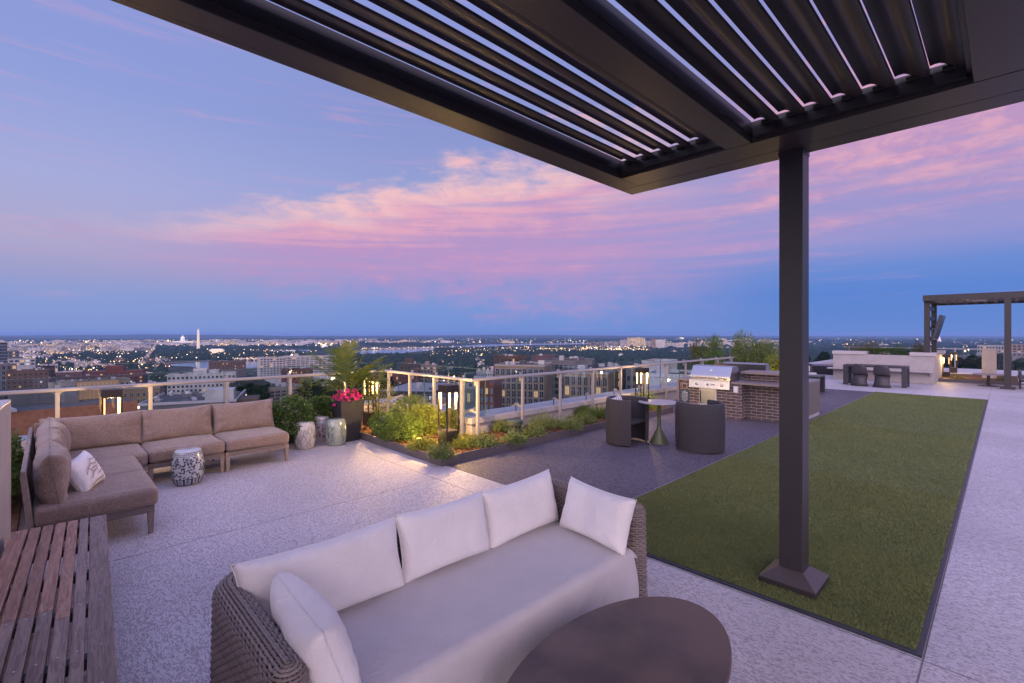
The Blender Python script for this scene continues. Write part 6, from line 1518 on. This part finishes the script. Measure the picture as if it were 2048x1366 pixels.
# brick building below the left rail, with walled roof court
loc, r_ = frame_at(140, 84, 12)
bb_ = thing('brick_building', 'orange brick building with walled roof court below the left railing', 'building', (loc[0], loc[1], GZ), r_)
tz = ZD(814, 84) - GZ
def bpart(n_, x0, x1, y0, y1, z0, z1, m): return ob(n_, MB().box(x0, x1, y0, y1, z0, z1), m, bb_, local=True)
bpart('wall', -7.3, 9.8, 0, 10.5, 0, tz, mat('orange_brick_wall', (.34, .13, .07), .85, var=.16, vscale=1.2))
bpart('roof', -7.2, 9.7, .3, 10.3, tz + .004, tz + .05, ROOFM)
bpart('parapet_coping', -8.4, -6.6, -.4, 10.6, tz + .052, tz + .5, CAPM)
bpart('roof_screen', -6.2, 3.1, 9.5, 9.8, tz + .052, tz + 2.6, GREYB); bpart('roof_box', .5, 2.5, 6, 9, tz + .052, tz + 2.9, GREYB)
for k in range(9): bpart('white_pier', 3.6 + k * .66, 3.7 + k * .66, 9.6, 9.8, tz + .052, tz + 3.2, WHITEB)
bpart('glow_wall', 3.2, 9.6, 10.0, 10.3, tz + .052, tz + 3.4, mat('warm_glow_wall', (.30, .17, .10), .8, emit=(1, .5, .18), estr=.18))  # wall glow is emission; with the piers it imitates a cabinet reflected in glass
# flat roof crowded with machinery
loc, r_ = frame_at(378, 150, -10)
fr_ = thing('equipment_roof', 'dark flat roofed building crowded with white roof machinery', 'building', (loc[0], loc[1], GZ), r_)
tz = ZD(808, 150) - GZ
ob('wall', MB().box(-13, 13, 0, 30, 0, tz), GREYB, fr_, local=True); ob('roof', MB().box(-12.8, 12.8, .2, 29.8, tz + .004, tz + .1), mat('bitumen_roof', (.055, .055, .065), .8, var=.3, vscale=.4), fr_, local=True)
ob('parapet', MB().box(-13, 13, -.3, .2, tz + .1, tz + .9).box(-13, -12.6, .21, 30, tz + .1, tz + .9).box(12.6, 13, .21, 30, tz + .1, tz + .9), CAPM, fr_, local=True)
ob('grey_penthouse', MB().box(4, 12, 1.5, 8, tz + .11, tz + 4), WHITEB, fr_, local=True)
ob('brick_penthouse', MB().box(13.2, 19, 2, 12, tz - 20, tz + .5), BROWN, fr_, local=True)
rr = random.Random(15)
for k in range(34):
    a, c, s = rr.uniform(-11.5, 10), rr.uniform(9 if k > 8 else 2, 28), rr.uniform(.4, 1.5)
    if k % 3 == 0: ob('roof_fan', MB().lathe([(s * .5, tz + .11), (s * .5, tz + s * .8), (s * .7, tz + s * .9), (s * .3, tz + s * 1.3), (.01, tz + s * 1.35)], 10, (a, c)), WHITEB, fr_, local=True)
    else: ob('roof_unit', MB().box(a, a + s * 1.4, c, c + s, tz + .11, tz + .11 + s * .8), (WHITEB, CAPM, GREYB)[k % 3], fr_, local=True)
# dark gabled brick house at the left
loc, r_ = frame_at(38, 120, 0)
hs_ = thing('brick_house', 'dark roofed brick house with lit doorway at the left edge', 'house', (loc[0], loc[1], GZ), r_)
tz = ZD(822, 120) - GZ
ob('wall', MB().box(-6, 6, 0, 10, 0, tz), REDB, hs_, local=True); ob('roof', MB().extr([(-.5, tz + .01), (10.5, tz + .01), (7, tz + 2.6), (3, tz + 2.6)], 'x', -6.4, 6.4), DARKB, hs_, local=True)
for k in range(4):
    for j in range(3): ob('window', MB().box(-5 + k * 2.8, -3.6 + k * 2.8, -.1, 0, tz - 2.2 - j * 3.2, tz - .8 - j * 3.2), WIN_B if (k + j) % 3 else WIN_D, hs_, local=True)
ob('door_lamp', MB().ball((4.6, -.6, tz - 4.5), .35, 6), WIN_L, hs_, local=True)
# plaza street lamps among the trees (a few bright ones below the rail)
for i, (u, v, d, lb) in enumerate(((490, 790, 190, 'street lamp glowing above dark trees behind the sofa right end'), (276, 815, 120, 'street lamp glowing left of the second rail post'), (845, 766, 300, 'street lamp glowing above the white low block'), (887, 762, 320, 'street lamp glowing above the nearest lantern'))):
    p = PD(u, d, GZ); zt2 = ZD(v, d) - GZ; t_ = thing('street_lamp', lb, 'street lamp', p)
    ob('pole', MB().tube([(0, 0, 0), (0, 0, zt2 - .4)], .12, 8), STUCCO, t_, local=True)
    ob('globe', MB().ball((0, 0, zt2), .38 * d / 190 + .1, 8), mat('lamp_globe', (1, .8, .5), .5, emit=(1, .68, .3), estr=6), t_, local=True)

# ---- trees: near ones as individuals, the rest as woods
TR = mat('tree_leaves', rough=.8, island=[(.008, .019, .010), (.015, .030, .013), (.024, .042, .017), (.012, .025, .012)], spec=.15)
protos = []
for s_d in range(3):
    c = crown((0, 0, 8.2), (4.6, 4.6, 4.8), 60, 42, 1.05, .75, 700 + s_d, .22, .15, .5)
    t_ = thing('broadleaf_tree', 'x', 'tree', (0, 0, GZ), 0)
    npmesh('crown', c[0], c[1], TR, t_, local=True)
    ob('trunk', MB().tube([(0, 0, 0), (.1, 0, 4), (0, .1, 8)], [.35, .28, .15], 8).tube([(.1, 0, 4), (1.5, .4, 7), (2.2, .8, 9)], [.2, .12, .05], 6).tube([(.1, 0, 4.5), (-1.4, -.4, 7), (-2, 0, 9)], [.2, .12, .05], 6), mat('bark', (.05, .04, .032), .9), t_, local=True)
    protos.append(t_)
rr = random.Random(31); k = 0
zones = [((464, 530), (758, 800), (200, 330), 16, 'one of the dark trees below the handrail left of the balcony apartments'), ((600, 780), (760, 800), (180, 330), 26, 'one of the dark trees behind the palm planter'), ((0, 110), (790, 806), (130, 220), 14, 'one of the dark trees at the left below the handrail'),
         ((190, 300), (778, 790), (260, 380), 8, 'one of the dark trees beyond the beige block at the left'), ((870, 960), (756, 790), (260, 380), 14, 'one of the dark trees around the white low block'), ((690, 790), (745, 770), (350, 520), 16, 'one of the dark trees left of the brown tower'), ((1890, 2060), (705, 740), (260, 600), 26, 'one of the dark trees beyond the far right rail'), ((1500, 1680), (705, 730), (260, 600), 12, 'one of the dark trees beyond the far rail behind the brick counter')]
for (ua, va, da, n, lb) in zones:
    for j in range(n):
        u = rr.uniform(*ua); d_ = rr.uniform(*da); v = va[0] + (va[1] - va[0]) * (1 - (d_ - da[0]) / (da[1] - da[0])); top = ZD(v, d_); sc = rr.uniform(.8, 1.25)
        p = PD(u, d_, top - 13 * sc); pr_ = protos[k % 3]; rz = rr.uniform(0, 6)
        # a wooded slope carries these trees; trunks reach the ground below
        if k < 3: pr_.location = p; pr_.rotation_euler = (0, 0, rz); pr_.scale = (sc,) * 3; pr_['label'] = lb; pr_['group'] = lb.replace('one of ', ''); 
        else: dup(pr_, p, rz, lb, lb.replace('one of ', ''), sc)
        k += 1
# woods and hills
def ico(sub):
    bm2 = bmesh.new(); bmesh.ops.create_icosphere(bm2, subdivisions=sub, radius=1.0); V = np.array([v.co[:] for v in bm2.verts]); Fc = np.array([[v.index for v in f.verts] for f in bm2.faces]); bm2.free(); return V, Fc
r_ = np.random.default_rng(99)
def woods(n, d0, d1, sub, rad, hz, name, label, holes):
    V0, F0 = ico(sub); d = np.sqrt(r_.uniform(d0 ** 2, d1 ** 2, n)); a = r_.uniform(-50, 50, n)
    th = np.radians(a); u = 1024 + F * np.tan(th); dep = d * np.cos(th); v = YH + (H - GZ) * F / dep
    keep = np.ones(n, bool)
    for (u0, u1, v0, v1, pr) in holes: keep &= ~((u > u0) & (u < u1) & (v > v0) & (v < v1) & (r_.uniform(0, 1, n) < pr))
    u, dep = u[keep], dep[keep]; n = len(u); l = (u - 1024) / F * dep
    C = np.c_[fw[0] * dep + rt[0] * l, fw[1] * dep + rt[1] * l, np.full(n, GZ)]
    s = rad * r_.uniform(.6, 1.35, n); hh = hz * r_.uniform(.7, 1.25, n)
    ds = 1 + .22 * r_.normal(0, 1, (n, len(V0)))
    V = V0[None] * ds[..., None]; V = V * np.stack([s, s, hh], 1)[:, None, :] + C[:, None, :]; V[..., 2] = np.maximum(V[..., 2], GZ - 1)
    Fc = (F0[None] + (np.arange(n) * len(V0))[:, None, None]).reshape(-1, 3)
    o = npmesh(name, V.reshape(-1, 3), Fc, TR, origin=(0, 0, GZ)); tag(o, label, 'woods', kind='stuff')
holes = [(330, 535, 720, 752, 1), (525, 640, 697, 707, 1), (620, 700, 700, 714, 1), (700, 870, 692, 711, 1), (860, 1190, 684, 697, 1), (-50, 300, 683, 706, .75), (-50, 60, 706, 735, .6), (300, 700, 680, 693, .8), (1000, 1400, 686, 704, .8), (850, 1000, 700, 706, .6), (0, 280, 735, 800, .5)]
woods(9000, 330, 1500, 2, 7.5, 15, 'near_woods', 'dark tree canopy covering the slopes between the nearer buildings', holes)
woods(15000, 1500, 4200, 1, 13, 17, 'middle_woods', 'dark blue green parkland trees around the river and the obelisk', holes)
woods(9000, 4200, 14000, 1, 45, 20, 'far_woods', 'far dark wooded land fading to the horizon', holes)
HM = mat('hill_woods', (.02, .034, .02), .95, var=.3, vscale=.002)
def ridge(px, d, base_v, name='hills'):
    b = MB(); top = [Vector(PD(u, d, ZD(v, d))) for u, v in px]; n = len(px)
    away = Vector((fw[0], fw[1], 0)) * d * .25; near = Vector((fw[0], fw[1], 0)) * d * .07
    b.v += [tuple((p - near * 1.0)[:2]) + (GZ,) for p in top] + [tuple(p) for p in top] + [tuple((p + away)[:2]) + (GZ,) for p in top]
    for k in range(2):
        for i in range(n - 1): b.f.append((k * n + i, k * n + i + 1, (k + 1) * n + i + 1, (k + 1) * n + i))
    struct(name, b, HM, smooth=True)
rr = random.Random(8)
ridge([(-400 + 40 * i, 671.2 + 1.0 * math.sin(i * .31) + rr.uniform(-.25, .25) - (1.6 if 250 < -400 + 40 * i < 560 else 0)) for i in range(48)], 15500, 676)
ridge([(1300 + 40 * i, 673.5 + .7 * math.sin(i * .4) + rr.uniform(-.2, .2)) for i in range(34)], 17000, 676)
ridge([(-400, 670), (-200, 671), (-60, 672.6), (10, 674.5), (60, 678), (95, 683)], 9000, 680)

# ---- lights of the city
def lights(n, regs, size, cols, name, label, est, seed):
    V0, F0 = ico(1) if False else (np.array([(1, 0, 0), (-1, 0, 0), (0, 1, 0), (0, -1, 0), (0, 0, 1), (0, 0, -1)], float), np.array([(0, 2, 4), (2, 1, 4), (1, 3, 4), (3, 0, 4), (2, 0, 5), (1, 2, 5), (3, 1, 5), (0, 3, 5)]))
    q = np.random.default_rng(seed); U, Vp = [], []
    tot = sum(w for *_, w in regs)
    for (u0, v0, u1, v1, jit, w) in regs:
        m = int(n * w / tot); t = q.uniform(0, 1, m)
        if jit is None: U.append(q.uniform(u0, u1, m)); Vp.append(q.uniform(v0, v1, m))
        else: U.append(u0 + (u1 - u0) * t + q.normal(0, jit, m)); Vp.append(v0 + (v1 - v0) * t + q.normal(0, jit * .3, m))
    U, Vp = np.concatenate(U), np.concatenate(Vp); hh = 14.0; dep = (H - GZ - hh) * F / (Vp - YH); l = (U - 1024) / F * dep
    C = np.c_[fw[0] * dep + rt[0] * l, fw[1] * dep + rt[1] * l, np.full(len(U), GZ + hh)]
    s = size * dep / F * q.uniform(.35, 1.0, len(U)) ** 1.6 * np.where(q.uniform(0, 1, len(U)) < .08, 1.9, 1)
    V = V0[None] * s[:, None, None] + C[:, None]; Fc = (F0[None] + (np.arange(len(U)) * 6)[:, None, None]).reshape(-1, 3)
    m = bpy.data.materials.new(name); m.use_nodes = True; t = m.node_tree; x = NX(t); t.nodes.clear()
    g = t.nodes.new('ShaderNodeNewGeometry'); e = t.nodes.new('ShaderNodeEmission'); oo = t.nodes.new('ShaderNodeOutputMaterial')
    t.links.new(x.ramp(g.outputs['Random Per Island'], [(k / (len(cols) - 1), c) for k, c in enumerate(cols)], 'CONSTANT'), e.inputs[0]); e.inputs[1].default_value = est; t.links.new(e.outputs[0], oo.inputs[0]); m.cycles.emission_sampling = 'NONE'
    o = npmesh(name, V.reshape(-1, 3), Fc, m, origin=(0, 0, GZ)); tag(o, label, 'city lights', kind='stuff')
WARM = [(1, .55, .18), (1, .66, .3), (1, .78, .5), (1, .6, .22), (.95, .95, .85), (1, .5, .15), (1, .62, .3), (1, .7, .35), (1, .85, .6), (1, .58, .2), (1, .12, .06)]
lights(3200, [(-20, 680, 300, 708, None, 5), (300, 679, 720, 692, None, 3.4), (700, 677, 1180, 686, None, 2.2), (0, 706, 340, 760, None, 1.4), (283, 729, 313, 686, 2.2, .7), (90, 712, 330, 728, None, .8), (340, 700, 620, 716, None, 1.0), (900, 692, 1180, 702, None, 1.6), (1170, 692, 1300, 700, None, 1.2), (1300, 678, 1560, 690, None, 1.6), (1600, 678, 2060, 690, None, 1.0), (840, 700, 1000, 712, None, .6), (1000, 696, 1290, 699, 2, .8), (400, 698, 640, 702, 2, .3), (130, 736, 290, 744, 6, .35), (724, 696, 900, 693.5, .8, .3), (470, 716, 560, 716, 1, .25), (1860, 690, 2060, 720, None, .4)], .85, WARM, 'city_lights', 'countless small warm lights scattered over the city below the horizon', 5.0, 5)
# lit roads (long exposure-like glow is left out; these are lit pavements)
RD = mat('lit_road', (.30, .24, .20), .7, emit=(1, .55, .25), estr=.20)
def road(px, wid):
    pts = [Vector(P(u, v, GZ + 16)) for u, v in px]; b = MB()
    for a, c in zip(pts[:-1], pts[1:]):
        e = (c - a).normalized(); s = Vector((-e.y, e.x, 0)) * wid / 2; b.quad([a - s, c - s, c + s, a + s][::1])
    o = struct('road', b, RD, origin=(0, 0, GZ))
road([(190, 728), (215, 731), (250, 736)], 22); road([(266, 741), (305, 746)], 16); road([(1040, 699), (1175, 697), (1235, 700.5)], 40); road([(283, 728), (313, 686)], 18); road([(180, 727), (325, 726), (420, 721)], 14)

# ---- air
hz = bpy.data.materials.new('haze_air'); hz.use_nodes = True; t = hz.node_tree; t.nodes.clear()
pv_ = t.nodes.new('ShaderNodeVolumePrincipled'); pv_.inputs['Color'].default_value = (.36, .58, 1.0, 1); pv_.inputs['Density'].default_value = 4.4e-5; pv_.inputs['Anisotropy'].default_value = 0.0
oo = t.nodes.new('ShaderNodeOutputMaterial'); t.links.new(pv_.outputs[0], oo.inputs['Volume'])
hb_ = ob('haze', MB().box(-42000, 42000, -42000, 42000, GZ - 2, 60), hz); hb_['kind'] = 'stuff'; hb_['label'] = 'thin blue evening haze over the far city'
